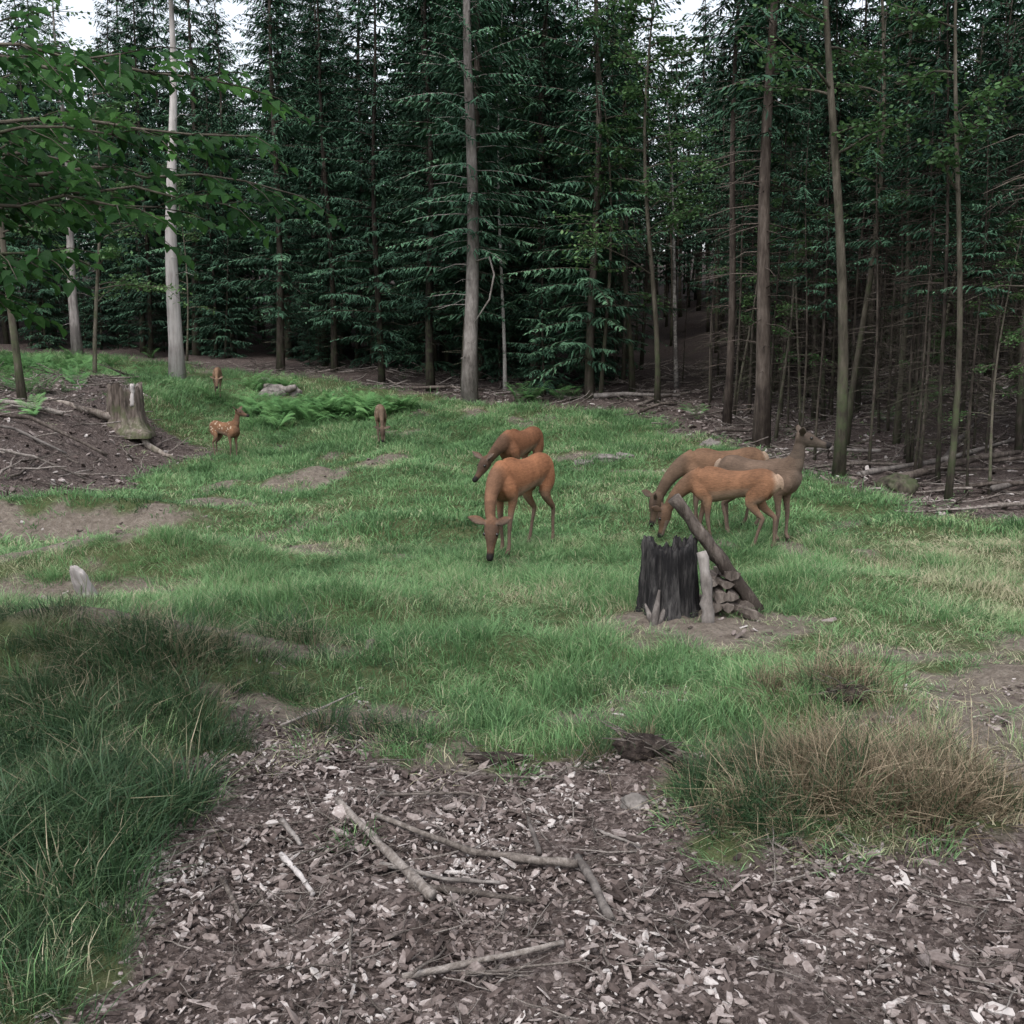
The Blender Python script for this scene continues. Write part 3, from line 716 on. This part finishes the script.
# ------------------------------------------------------------------ stumps, logs, rocks
def stump(name, x, y, R, Hh, seed, mat, roots=6, flute=.12, jag=.12, flare=.5, hollow=.35, matin=None):
    r = random.Random(seed); mb = MB(); n = 72
    ph = [r.uniform(0, 6.28) for _ in range(5)]
    def fl(a): return flute * (.5 * math.sin(3 * a + ph[0]) + .35 * math.sin(7 * a + ph[1]) + .25 * math.sin(13 * a + ph[2]) + .15 * math.sin(25 * a + ph[3]))
    top = []
    for k in range(n):
        a = 6.283 * k / n; top.append(Hh * (1 + jag * (.6 * math.sin(2 * a + ph[3]) + .4 * math.sin(5 * a + ph[4])) + jag * .7 * r.uniform(-1, 1)))
    levels = [-.12, 0, .06, .12, .2, .3, .4, .5, .6, .7, .8, .9, 1]
    for lv in levels:
        for k in range(n):
            a = 6.283 * k / n; z = top[k] * lv if lv > 0 else lv * .8
            fr = flare * math.exp(-max(z, 0) / (.16 * Hh)) * (.45 + .55 * max(0, math.sin(roots * a * .5 + ph[0])) ** 2)
            rr = R * (1 + fl(a + .15 * lv) * (1.2 - .3 * lv) + fr - .10 * lv + r.uniform(-.03, .03)); mb.v.append((rr * math.cos(a), rr * math.sin(a), z))
    for inr, dz in ((.84, .02), (.72, .12), (.55, hollow * .8), (.25, hollow)):
        for k in range(n):
            a = 6.283 * k / n; rr = R * inr * (1 + fl(a) - .1); mb.v.append((rr * math.cos(a), rr * math.sin(a), top[k] * (1 - dz) if inr > .6 else Hh * (1 - dz) + r.uniform(-.02, .02)))
    NL = len(levels) + 4
    for i in range(NL - 1):
        for k in range(n):
            k2 = (k + 1) % n; mb.face((i * n + k, i * n + k2, (i + 1) * n + k2, (i + 1) * n + k), 0 if i < len(levels) else 1)
    mb.face(tuple((NL - 1) * n + k for k in range(n)), 1)
    o = mb.obj(name, [mat, matin or mat]); o.location = (x, y, h1(x, y) - .02); return o

def log_obj(name, pts, r0, r1, seed, mat, sides=12, parent=None, seg=10, wob=.16):
    r = random.Random(seed); mb = MB(); P = [Vector(p) for p in pts]; out = []; rad = []
    for i in range(seg + 1):
        t = i / seg * (len(P) - 1); k = min(len(P) - 2, int(t)); q = P[k].lerp(P[k + 1], t - k)
        out.append(q + Vector((r.uniform(-1, 1), r.uniform(-1, 1), r.uniform(-1, 1))) * r0 * wob); rad.append((r0 + (r1 - r0) * i / seg) * r.uniform(.87, 1.1))
    tube(mb, out, rad, sides, 0, rough=.28, rnd=r)
    o = mb.obj(name, [mat])
    if parent: o.parent = parent
    return o

st = stump('charred_tree_stump', 1.33, 8.25, .235, .64, 1, M_CHAR, flute=.2, jag=.09, flare=.25)
mb = MB()
g8 = h1(1.2, 7.95)
for (x, y, hgt, w, lx) in ((1.20, 7.96, .27, .03, .03), (1.25, 7.97, .15, .025, .05), (1.15, 8.0, .14, .025, -.03)):
    tube(mb, [(x - lx, y - .06, g8 - .03), (x, y, g8 + hgt * .4), (x + lx, y + .05, g8 + hgt)], [w * 1.5, w, w * .3], 7, 0)
mb.obj('pale_root_splinter', [M_BARKM])
gz = h1(2.14, 8.3)
log_obj('leaning_log', [(2.13, 8.28, gz + .02), (1.37, 8.25, gz + 1.01)], .066, .052, 3, M_LOG, 14, seg=16, wob=.09)
gp = h1(1.62, 7.98)
log_obj('weathered_post', [(1.63, 7.93, gp - .05), (1.615, 7.98, gp + .3), (1.575, 8.03, gp + .58)], .055, .04, 4, M_BARKM, 12)
def woodpile():
    mb = MB(); r = random.Random(9)
    g = h1(1.85, 8.35)
    for (x, y, z, a) in ((1.72, 8.3, .05, .2), (1.85, 8.25, .05, -.1), (1.97, 8.32, .05, .3), (1.77, 8.3, .15, .1), (1.90, 8.3, .15, -.25), (1.80, 8.32, .24, .2), (1.72, 8.3, .26, -.3), (1.86, 8.34, .31, .1), (1.95, 8.15, .03, .6)):
        d = Vector((math.sin(a), -math.cos(a), r.uniform(-.1, .1))) * .17; c = Vector((x, y + .02, g + z)); b = len(mb.v)
        ang0 = r.uniform(0, 6.28); rr = r.uniform(.05, .07)
        A = Vector((1, 0, 0)); B = Vector((0, 0, 1))
        for s in (-1, -.4, .3, 1):
            for k in range(6):
                an = ang0 + 6.283 * k / 6; q = rr * (1.0, .8, 1.05, .7, 1, .85)[k] * r.uniform(.9, 1.1)
                mb.v.append(c + d * s + A * math.cos(an) * q * 1.2 + B * math.sin(an) * q * .85)
        for i in range(3):
            for k in range(6): mb.face((b + i * 6 + k, b + i * 6 + (k + 1) % 6, b + (i + 1) * 6 + (k + 1) % 6, b + (i + 1) * 6 + k))
        mb.face(tuple(b + k for k in range(6))[::-1]); mb.face(tuple(b + 18 + k for k in range(6)))
    mb.obj('split_wood_pile', [M_LOG], smooth=False)
woodpile()

ls_ = stump('old_tree_stump', -8.0, 20.5, .36, .95, 5, M_STUMP, flute=.2, jag=.09, flare=1.1, matin=M_BARKM)
gl = h1(-7.75, 20.2)
log_obj('weathered_post', [(-7.78, 20.25, gl + .7), (-7.76, 20.25, gl + 1.15)], .055, .045, 12, M_BARKP, 8)
log_obj('stump_root', [(-7.75, 20.3, gl + .25), (-7.4, 20.1, h1(-7.4, 20.1) + .04), (-6.9, 20.0, h1(-6.9, 20) - .02)], .09, .04, 13, M_STUMP)
log_obj('stump_root', [(-8.2, 20.3, h1(-8.2, 20.3) + .15), (-8.7, 20.0, h1(-8.7, 20) + .05), (-9.3, 19.9, h1(-9.3, 19.9))], .09, .04, 14, M_STUMP)

def G0(x, y, dz=0): return (x, y, h1(x, y) + dz)
def gstick(pts, r0, r1, seed, mat, name='fallen_branch', lift=.5):
    log_obj(name, [G0(x, y, r0 * lift + dz) for x, y, dz in pts], r0, r1, seed, mat, 9, seg=12)
gstick([(-.90, 4.78, .02), (-.62, 4.35, .01), (-.34, 3.86, .01)], .016, .025, 20, M_STICK)
gstick([(-.68, 4.62, .01), (-.2, 4.32, .03), (.12, 4.18, .03), (.30, 4.16, .02)], .012, .022, 21, M_STICK)
gstick([(.30, 4.22, .02), (.35, 3.98, .02), (.40, 3.7, 0)], .02, .018, 22, M_BARKM)
gstick([(.08, 4.66, .01), (.13, 4.28, .01)], .010, .013, 23, M_BARKM)
gstick([(-1.15, 4.62, 0), (-1.0, 4.36, .01)], .015, .010, 24, M_BARKM)
gstick([(-1.08, 4.3, 0), (-.93, 4.05, 0), (-.85, 3.9, 0)], .014, .010, 25, M_BARKP)
gstick([(-.45, 3.98, 0), (-.1, 3.9, .01), (.1, 3.88, 0)], .015, .008, 26, M_STICK)
gstick([(-.75, 4.9, 0), (-.25, 4.95, .02), (.0, 4.86, 0)], .008, .005, 27, M_STICK)
gstick([(-.4, 3.3, 0), (.2, 3.5, .01)], .014, .010, 28, M_STICK)
gstick([(-1.3, 4.1, 0), (-1.1, 3.7, .01)], .012, .008, 29, M_STICK)
gstick([(-.6, 4.2, .0), (-.3, 4.02, .01), (-.05, 4.0, .01)], .012, .008, 32, M_BARKM)
gstick([(.4, 4.5, 0), (.6, 4.3, .01)], .008, .006, 30, M_BARKM); gstick([(-.3, 5.2, 0), (.1, 5.1, .01)], .01, .006, 31, M_STICK)
rr = random.Random(44)
for (x0, y0, x1, y1, r0) in ((6.2, 15.6, 8.6, 16.6, .07), (5.8, 16.4, 9.3, 17.6, .05), (7, 14.2, 9, 15.2, .045), (2.0, 27.5, 4.6, 27.0, .07), (2.6, 28.6, 4.4, 26.4, .05), (3.3, 26, 5.0, 27.6, .05),
                             (5.6, 19.2, 6.8, 18.1, .05), (-9.8, 18.0, -7.6, 18.4, .05), (-10.5, 19.3, -8.6, 18.9, .06), (-7.3, 29.3, -6.3, 28.9, .13), (7.5, 17, 9.5, 19.8, .06), (3.2, 24.5, 4.3, 25.8, .05), (9.0, 14, 10.6, 15.6, .06), (-9.6, 16.9, -8.0, 17.6, .035),
                             (7.4, 13.2, 8.6, 14.6, .05), (6.6, 13.6, 8.8, 13.2, .035), (4.4, 21.2, 5.6, 21.9, .04), (1.2, 28.2, 3.2, 28.8, .06), (-3.0, 29.5, -.8, 28.6, .05), (6.4, 14.9, 8.0, 14.0, .04), (5.4, 17.4, 7.0, 16.8, .04), (-8.6, 15.8, -7.2, 16.5, .03), (6.9, 16.2, 8.2, 15.2, .03), (8.0, 16.4, 9.4, 15.9, .035)):
    gstick([(x0, y0, rr.uniform(0, .12)), ((x0 + x1) / 2 + rr.uniform(-.2, .2), (y0 + y1) / 2, rr.uniform(.03, .15)), (x1, y1, rr.uniform(0, .2))], r0, r0 * .6, rr.randrange(999), rr.choice([M_STICK, M_LOG, M_BARKM]), 'fallen_log')

def rock(name, x, y, sx, sy, sz, seed, mat=None, dz=0, rz=0):
    bm = bmesh.new(); bmesh.ops.create_icosphere(bm, subdivisions=4, radius=1); r = random.Random(seed); o3 = Vector((r.uniform(0, 99), r.uniform(0, 99), r.uniform(0, 99)))
    for v in bm.verts:
        d = 1 + .42 * noise.noise(v.co * 1.1 + o3) + .22 * noise.noise(v.co * 2.8 + o3) + .09 * noise.noise(v.co * 8 + o3)
        v.co = Vector((v.co.x * sx, v.co.y * sy, v.co.z * sz)) * d
    me = bpy.data.meshes.new(name); bm.to_mesh(me); bm.free(); me.materials.append(mat or M_ROCK)
    for p in me.polygons: p.use_smooth = True
    o = bpy.data.objects.new(name, me); scene.collection.objects.link(o); o.location = (x, y, h1(x, y) + sz * .2 + dz); o.rotation_euler = (0, 0, rz); return o
rock('rock', -7.0, 28.8, .32, .25, .22, 1); rock('rock', -6.4, 29.2, .22, .2, .2, 2); rock('rock', -8.0, 32, .2, .2, .12, 12)
rock('rock', 1.75, 18.2, .28, .16, .09, 3); rock('rock', 1.3, 18.0, .18, .1, .07, 4); rock('rock', 2.1, 18.6, .2, .12, .08, 5)
rock('rock', 4.0, 19.8, .2, .15, .12, 6); rock('rock', 4.6, 18.4, .25, .15, .08, 7)
rock('rock', .62, 4.72, .065, .055, .045, 8); rock('soil_clod', .72, 5.12, .15, .08, .07, 9, M_SOIL); rock('soil_clod', .95, 5.04, .10, .07, .05, 10, M_SOIL)
rock('soil_clod', 2.05, 5.8, .14, .07, .06, 11, M_SOIL); rock('soil_clod', 2.25, 5.0, .1, .08, .05, 15, M_SOIL); rock('soil_clod', -.1, 5.35, .16, .07, .03, 16, M_SOIL)
sl = rock('stone_slab', -4.30, 9.65, .09, .07, .24, 13, M_BARKP, .08); sl.rotation_euler = (.2, -.3, .3)
rock('mossy_mound', 6.0, 15.2, .3, .25, .2, 14, M_BARKD)
mb = MB(); r = random.Random(3)
for i in range(40):
    cx, cy = r.choice([(.78, 5.08), (.9, 5.02), (2.05, 5.8), (.68, 5.15)]); a = r.uniform(0, 6.28); l = r.uniform(.08, .24)
    p = Vector((cx + r.uniform(-.06, .06), cy + r.uniform(-.04, .04), h1(cx, cy) + .03)); e = p + Vector((math.cos(a), math.sin(a) * .6, r.uniform(.0, .6))) * l
    tube(mb, [p, p.lerp(e, .5) + Vector((0, 0, .02)), e], [.006, .004, .002], 4)
mb.obj('torn_roots', [M_STICK])

# ------------------------------------------------------------------ deer
def crom(P, sub):
    P = np.array(P, float); n = len(P); out = []
    for i in range(n - 1):
        p0 = P[max(i - 1, 0)]; p1 = P[i]; p2 = P[i + 1]; p3 = P[min(i + 2, n - 1)]
        for k in range(sub):
            t = k / sub; out.append(.5 * ((2 * p1) + (-p0 + p2) * t + (2 * p0 - 5 * p1 + 4 * p2 - p3) * t * t + (-p0 + 3 * p1 - 3 * p2 + p3) * t ** 3))
    out.append(P[-1]); return out

def etube(mb, P, lat=(0, 1, 0), sides=18, sub=4):
    Q = crom(P, sub); b = len(mb.v); n = len(Q); lat = Vector(lat)
    for i in range(n):
        T = Vector(Q[min(i + 1, n - 1)][:3] - Q[max(i - 1, 0)][:3]).normalized()
        Lr = (lat - T * lat.dot(T)).normalized(); U = T.cross(Lr); c = Vector(Q[i][:3]); ra = max(.004, Q[i][3]); rb = max(.004, Q[i][4])
        for k in range(sides):
            a = 6.283185 * k / sides; mb.v.append(c + Lr * math.cos(a) * rb + U * math.sin(a) * ra)
    for i in range(n - 1):
        for k in range(sides):
            k2 = (k + 1) % sides; mb.face((b + i * sides + k, b + i * sides + k2, b + (i + 1) * sides + k2, b + (i + 1) * sides + k))
    mb.face(tuple(b + k for k in range(sides))[::-1]); mb.face(tuple(b + (n - 1) * sides + k for k in range(sides)))

def fur_mat():
    m, nt = newmat('deer_fur'); L = nt.links.new
    at = N(nt, 'ShaderNodeAttribute', attribute_name='fur'); tc = N(nt, 'ShaderNodeTexCoord'); mp = N(nt, 'ShaderNodeMapping'); mp.inputs['Scale'].default_value = (.35, 1, 1)
    L(tc.outputs['Object'], mp.inputs[0]); n = noise_n(nt, mp.outputs[0], 55, 6, .7); n2 = noise_n(nt, tc.outputs['Object'], 5, 5, .6)
    f = math_n(nt, 'ADD', math_n(nt, 'MULTIPLY', n.outputs['Fac'], .6), math_n(nt, 'MULTIPLY', n2.outputs['Fac'], .75))
    r = ramp(nt, [(.40, (.45, .45, .45)), (.95, (1.4, 1.36, 1.32))]); L(f, r.inputs[0])
    mx = N(nt, 'ShaderNodeMix', data_type='RGBA', blend_type='MULTIPLY'); mx.inputs[0].default_value = 1; L(at.outputs['Color'], mx.inputs[6]); L(r.outputs[0], mx.inputs[7])
    p = N(nt, 'ShaderNodeBsdfPrincipled'); p.inputs['Roughness'].default_value = .85; p.inputs['Specular IOR Level'].default_value = .1
    L(mx.outputs[2], p.inputs['Base Color'])
    b = N(nt, 'ShaderNodeBump'); b.inputs['Strength'].default_value = .7; b.inputs['Distance'].default_value = .02
    L(f, b.inputs['Height']); L(b.outputs[0], p.inputs['Normal'])
    o = N(nt, 'ShaderNodeOutputMaterial'); L(p.outputs[0], o.inputs[0]); return m
M_FUR = fur_mat()
def eye_mat():
    m, nt = newmat('deer_eye'); p = N(nt, 'ShaderNodeBsdfPrincipled'); p.inputs['Base Color'].default_value = (.01, .008, .006, 1); p.inputs['Roughness'].default_value = .1
    o = N(nt, 'ShaderNodeOutputMaterial'); nt.links.new(p.outputs[0], o.inputs[0]); return m
M_EYE = eye_mat()

NECK_DOWN = [(.38, 0, .87, .18, .12), (.52, 0, .83, .135, .092), (.64, 0, .74, .103, .070), (.74, 0, .62, .084, .058), (.81, 0, .50, .073, .052), (.85, 0, .42, .066, .050)]
NECK_UP = [(.36, 0, .90, .19, .12), (.44, 0, 1.00, .135, .084), (.485, 0, 1.11, .094, .065), (.50, 0, 1.22, .074, .055), (.51, 0, 1.31, .066, .050)]
NECK_MID = [(.38, 0, .88, .18, .12), (.53, 0, .86, .135, .09), (.66, 0, .79, .10, .07), (.76, 0, .69, .08, .058), (.82, 0, .61, .07, .052)]

def deer(name, x, y, heading, scale, neck, hdir, bend=0.0, fsw=(0, 0), hsw=(0, 0), base=(.34, .165, .085), neckc=(.21, .135, .09), hturn=0.0, spots=False):
    mb = MB()
    torso = [(-.63, 0, .91, .04, .04), (-.59, 0, .895, .11, .08), (-.51, 0, .88, .165, .125), (-.38, 0, .87, .188, .148), (-.20, 0, .85, .172, .150), (-.02, 0, .83, .185, .160),
             (.16, 0, .81, .212, .156), (.30, 0, .81, .230, .142), (.42, 0, .84, .19, .118), (.50, 0, .86, .13, .09), (.54, 0, .87, .06, .05)]
    etube(mb, torso, sub=4, sides=22)
    etube(mb, [(.34, 0, .98, .07, .035), (.20, 0, .99, .065, .04), (.05, 0, .965, .05, .04)])
    etube(mb, [(-.58, 0, .98, .03, .035), (-.64, 0, .93, .028, .035), (-.665, 0, .85, .02, .028), (-.66, 0, .79, .01, .012)])
    for s, sw in ((1, hsw[0]), (-1, hsw[1])):
        P = [(-.42, .075, .88, .14, .07), (-.40, .092, .76, .138, .074), (-.33, .10, .64, .092, .058), (-.38, .095, .54, .057, .040), (-.50, .088, .43, .034, .025), (-.505, .085, .38, .030, .023), (-.48, .085, .24, .022, .019), (-.465, .085, .10, .024, .021), (-.44, .085, .05, .028, .024), (-.425, .085, .0, .032, .026)]
        P = [(a + sw * (.85 - c) / .85, b * s, c, d, e) for a, b, c, d, e in P]; etube(mb, P, sides=14, sub=3)
    for s, sw in ((1, fsw[0]), (-1, fsw[1])):
        P = [(.36, .06, .86, .13, .06), (.37, .09, .74, .118, .068), (.31, .10, .63, .076, .050), (.315, .09, .51, .046, .036), (.33, .085, .38, .033, .028), (.33, .085, .33, .030, .025), (.325, .08, .21, .022, .019), (.32, .08, .10, .024, .021), (.345, .08, .05, .028, .024), (.36, .08, 0, .032, .026)]
        P = [(a + sw * (.85 - c) / .85, b * s, c, d, e) for a, b, c, d, e in P]; etube(mb, P, sides=14, sub=3)
    x0 = neck[0][0]
    NK = []; tot = len(neck) - 1
    for i, (a, b, c, ra, rb) in enumerate(neck):
        t = i / tot; an = bend * t; d = a - x0
        NK.append((x0 + d * math.cos(an), d * math.sin(an), c, ra, rb))
    la = bend * 1.1; etube(mb, NK, lat=(-math.sin(la * .5), math.cos(la * .5), 0), sides=18)
    ha = bend + hturn; KS = 1.12
    D = Vector(hdir); D = Vector((D.x * math.cos(ha) - D.y * math.sin(ha), D.x * math.sin(ha) + D.y * math.cos(ha), D.z)).normalized()
    Lh = Vector((-math.sin(ha), math.cos(ha), 0)); Lh = (Lh - D * Lh.dot(D)).normalized(); U = D.cross(Lh).normalized()
    if U.z < 0 and abs(D.z) < .7: U = -U
    if abs(D.z) >= .7:
        fw = Vector((math.cos(ha), math.sin(ha), 0))
        if U.dot(fw) < 0: U = -U
    O = Vector(NK[-1][:3]) - D * .01
    hs = [(-.045, .01, .055, .05), (.0, .012, .078, .064), (.07, .008, .084, .070), (.13, -.002, .074, .060), (.19, -.012, .054, .043), (.25, -.018, .042, .035), (.30, -.018, .039, .035), (.335, -.016, .033, .03), (.35, -.016, .018, .018)]
    etube(mb, [tuple(O + D * s * KS + U * u * KS) + (ra * KS, rb * KS) for s, u, ra, rb in hs], lat=Lh, sides=18)
    ears = []
    for s in (-1, 1):
        b0 = O + D * .01 + U * .05 + Lh * s * .045; dr = (Lh * s * .85 + U * .50 - D * .15).normalized(); wl = dr.cross(U).normalized()
        pts = [(0, .018, .02), (.04, .018, .034), (.10, .017, .050), (.16, .015, .040), (.215, .010, .010)]
        etube(mb, [tuple(b0 + dr * q) + (th, w) for q, th, w in pts], lat=wl, sides=12); ears.append(b0 + dr * .13)
    me = mb.mesh(name + '_raw', [M_FUR]); tmp = bpy.data.objects.new('tmp', me); scene.collection.objects.link(tmp)
    md = tmp.modifiers.new('r', 'REMESH'); md.mode = 'VOXEL'; md.voxel_size = .0105; md.use_smooth_shade = True
    md = tmp.modifiers.new('s', 'SMOOTH'); md.factor = .5; md.iterations = 4
    dg = bpy.context.evaluated_depsgraph_get(); dg.update(); m2 = bpy.data.meshes.new_from_object(tmp.evaluated_get(dg)); bpy.data.objects.remove(tmp)
    nv = len(m2.vertices); co = np.empty(nv * 3); m2.vertices.foreach_get('co', co); co = co.reshape(-1, 3); no = np.empty(nv * 3); m2.vertices.foreach_get('normal', no); no = no.reshape(-1, 3)
    C = np.tile(np.array(base), (nv, 1)); X, Y, Z = co.T
    def mixc(w, c):
        nonlocal C
        w = np.clip(w, 0, 1)[:, None]; C = C * (1 - w) + np.array(c) * w
    mixc(.5 * S(.95, 1.06, Z) * S(-.1, .5, no[:, 2]) * (X < .45), tuple(q * .66 for q in base))
    mixc(.8 * S(0, -.65, no[:, 2]) * S(-.5, -.4, X) * S(.45, .3, X) * S(.45, .55, Z), (.25, .19, .145))
    mixc(.4 * S(.74, .60, Z) * S(.5, .45, X), (.19, .13, .09))
    mixc(.75 * S(-.51, -.60, X) * S(.66, .74, Z) * S(.11, .05, np.abs(Y)), (.34, .26, .20))
    mixc(.85 * S(.60, .36, Z) * (X < .6), (.11, .085, .070))
    hr = co - np.array(O); hsn = hr @ np.array(D) / KS; hu = hr @ np.array(U) / KS
    inneck = S(.40, .62, X)
    mixc(.85 * inneck, neckc)
    nd = np.min([np.linalg.norm(co - np.array(NK[-1][:3]) * 1.0, axis=1), np.linalg.norm(hr - np.array(D) * .17, axis=1)], 0)
    head = nd < .25
    mixc(head * .65, tuple(q * .68 for q in neckc))
    mixc((head & (hu > .02) & (hsn > .03)) * .5, (.065, .048, .04))
    mixc((head) * S(.26, .30, hsn), (.020, .018, .018))
    mixc((head & (hu < -.035) & (hsn > .1) & (hsn < .3)) * .5, (.18, .15, .13))
    for s, e in zip((-1, 1), ears):
        de = np.linalg.norm(co - np.array(e), axis=1); mixc((de < .12) * S(-.1, .6, (no @ np.array(D * .6 + U * .2))) * .55, (.17, .145, .13)); mixc((de < .13) * S(.1, -.5, (no @ np.array(D * .6 + U * .2))) * .5, (.07, .055, .045))
    mixc(S(.05, .035, Z), (.025, .02, .018))
    if spots:
        sp = vn(X * 22, Z * 22 + Y * 9, 77); mixc(.75 * S(.45, .65, sp) * (Z > .7) * (X < .4), (.45, .38, .30))
    a = m2.attributes.new('fur', 'FLOAT_COLOR', 'POINT'); a.data.foreach_set('color', np.concatenate([C, np.ones((nv, 1))], 1).ravel())
    m2.materials.clear(); m2.materials.append(M_FUR)
    for p in m2.polygons: p.use_smooth = True
    m2.name = name
    o = bpy.data.objects.new(name, m2); scene.collection.objects.link(o)
    o.scale = (scale,) * 3; o.rotation_euler = (0, 0, heading)
    c, s = math.cos(heading), math.sin(heading)
    zz = [h1(x + scale * (px * c - py * s), y + scale * (px * s + py * c)) for px, py in ((.35, .08), (.35, -.08), (-.45, .08), (-.45, -.08))]
    o.location = (x, y, sum(zz) / 4 - .005)
    bm = bmesh.new()
    for sg in (-1, 1):
        bmesh.ops.create_uvsphere(bm, u_segments=12, v_segments=8, radius=.021, matrix=Matrix.Translation(O + D * .125 + U * .036 + Lh * sg * .064))
    em = bpy.data.meshes.new('eyes'); bm.to_mesh(em); bm.free(); em.materials.append(M_EYE)
    for p in em.polygons: p.use_smooth = True
    e = bpy.data.objects.new('eyes', em); scene.collection.objects.link(e); e.parent = o
    return o

rad = math.radians
DN = (.28, 0, -.96)
deer('red_deer', .10, 10.95, rad(-122), 1.02, NECK_DOWN, (.4, 0, -.92), bend=.35, fsw=(.06, -.08), hsw=(-.12, .14), base=(.235, .108, .058), neckc=(.145, .085, .056))
deer('red_deer', .13, 14.5, rad(-118), .98, NECK_MID, (.75, 0, -.66), bend=-.3, fsw=(.05, -.05), hsw=(-.05, .08), base=(.17, .080, .045), neckc=(.095, .06, .042))
deer('red_deer', 2.44, 10.9, rad(154), .86, NECK_DOWN, DN, fsw=(-.12, .12), hsw=(.12, -.12), base=(.18, .095, .056), neckc=(.125, .08, .055))
deer('red_deer', 2.58, 12.1, rad(192), .95, NECK_DOWN, DN, fsw=(.05, -.05), hsw=(-.05, .05), base=(.145, .088, .057), neckc=(.10, .072, .053))
deer('red_deer', 2.93, 11.5, rad(-42), .92, NECK_UP, (.97, 0, -.16), bend=.1, hturn=.5, fsw=(.02, -.05), hsw=(-.05, .05), base=(.115, .082, .062), neckc=(.10, .082, .068))
deer('red_deer_fawn', -6.0, 20.6, rad(-35), .74, NECK_UP, (.9, 0, -.2), bend=.3, fsw=(.02, -.05), hsw=(-.06, .08), base=(.165, .09, .053), neckc=(.13, .082, .056), spots=True)
deer('red_deer_fawn', -7.9, 26.6, rad(-75), .76, NECK_MID, (.7, 0, -.6), fsw=(.02, -.05), base=(.14, .086, .056), spots=True)
deer('red_deer_fawn', -2.85, 21.4, rad(-80), .76, NECK_DOWN, DN, base=(.13, .09, .064), neckc=(.11, .08, .06), spots=True)

# ------------------------------------------------------------------ light & camera
w = bpy.data.worlds.new('World'); scene.world = w; w.use_nodes = True; nt = w.node_tree; nt.nodes.clear()
sky = N(nt, 'ShaderNodeTexSky'); sky.sky_type = 'NISHITA'; sky.sun_disc = False
EL, AZ = rad(60), rad(200)
sky.sun_elevation = EL; sky.sun_rotation = AZ; sky.dust_density = 4; sky.air_density = 1.2
hs_ = N(nt, 'ShaderNodeHueSaturation'); hs_.inputs['Saturation'].default_value = .34; hs_.inputs['Value'].default_value = 2.25
bg = N(nt, 'ShaderNodeBackground'); bg.inputs['Strength'].default_value = .15
ou = N(nt, 'ShaderNodeOutputWorld'); nt.links.new(sky.outputs[0], hs_.inputs['Color']); nt.links.new(hs_.outputs[0], bg.inputs[0]); nt.links.new(bg.outputs[0], ou.inputs[0])
sd = bpy.data.lights.new('sun', 'SUN'); sd.energy = .8; sd.angle = rad(45); sd.color = (1, .98, .95)
so = bpy.data.objects.new('sun', sd); scene.collection.objects.link(so)
dirv = Vector((math.sin(AZ) * math.cos(EL), math.cos(AZ) * math.cos(EL), math.sin(EL)))
so.rotation_euler = dirv.to_track_quat('Z', 'Y').to_euler()
cd = bpy.data.cameras.new('camera'); cam = bpy.data.objects.new('camera', cd); scene.collection.objects.link(cam)
cd.sensor_width = 36; cd.lens = 34.56; cd.clip_end = 1000; cam.location = (0, 0, 2.2); cam.rotation_euler = (rad(90 - 8.8), 0, 0)
scene.camera = cam
scene.view_settings.view_transform = 'Standard'; scene.view_settings.look = 'None'; scene.view_settings.exposure = 0
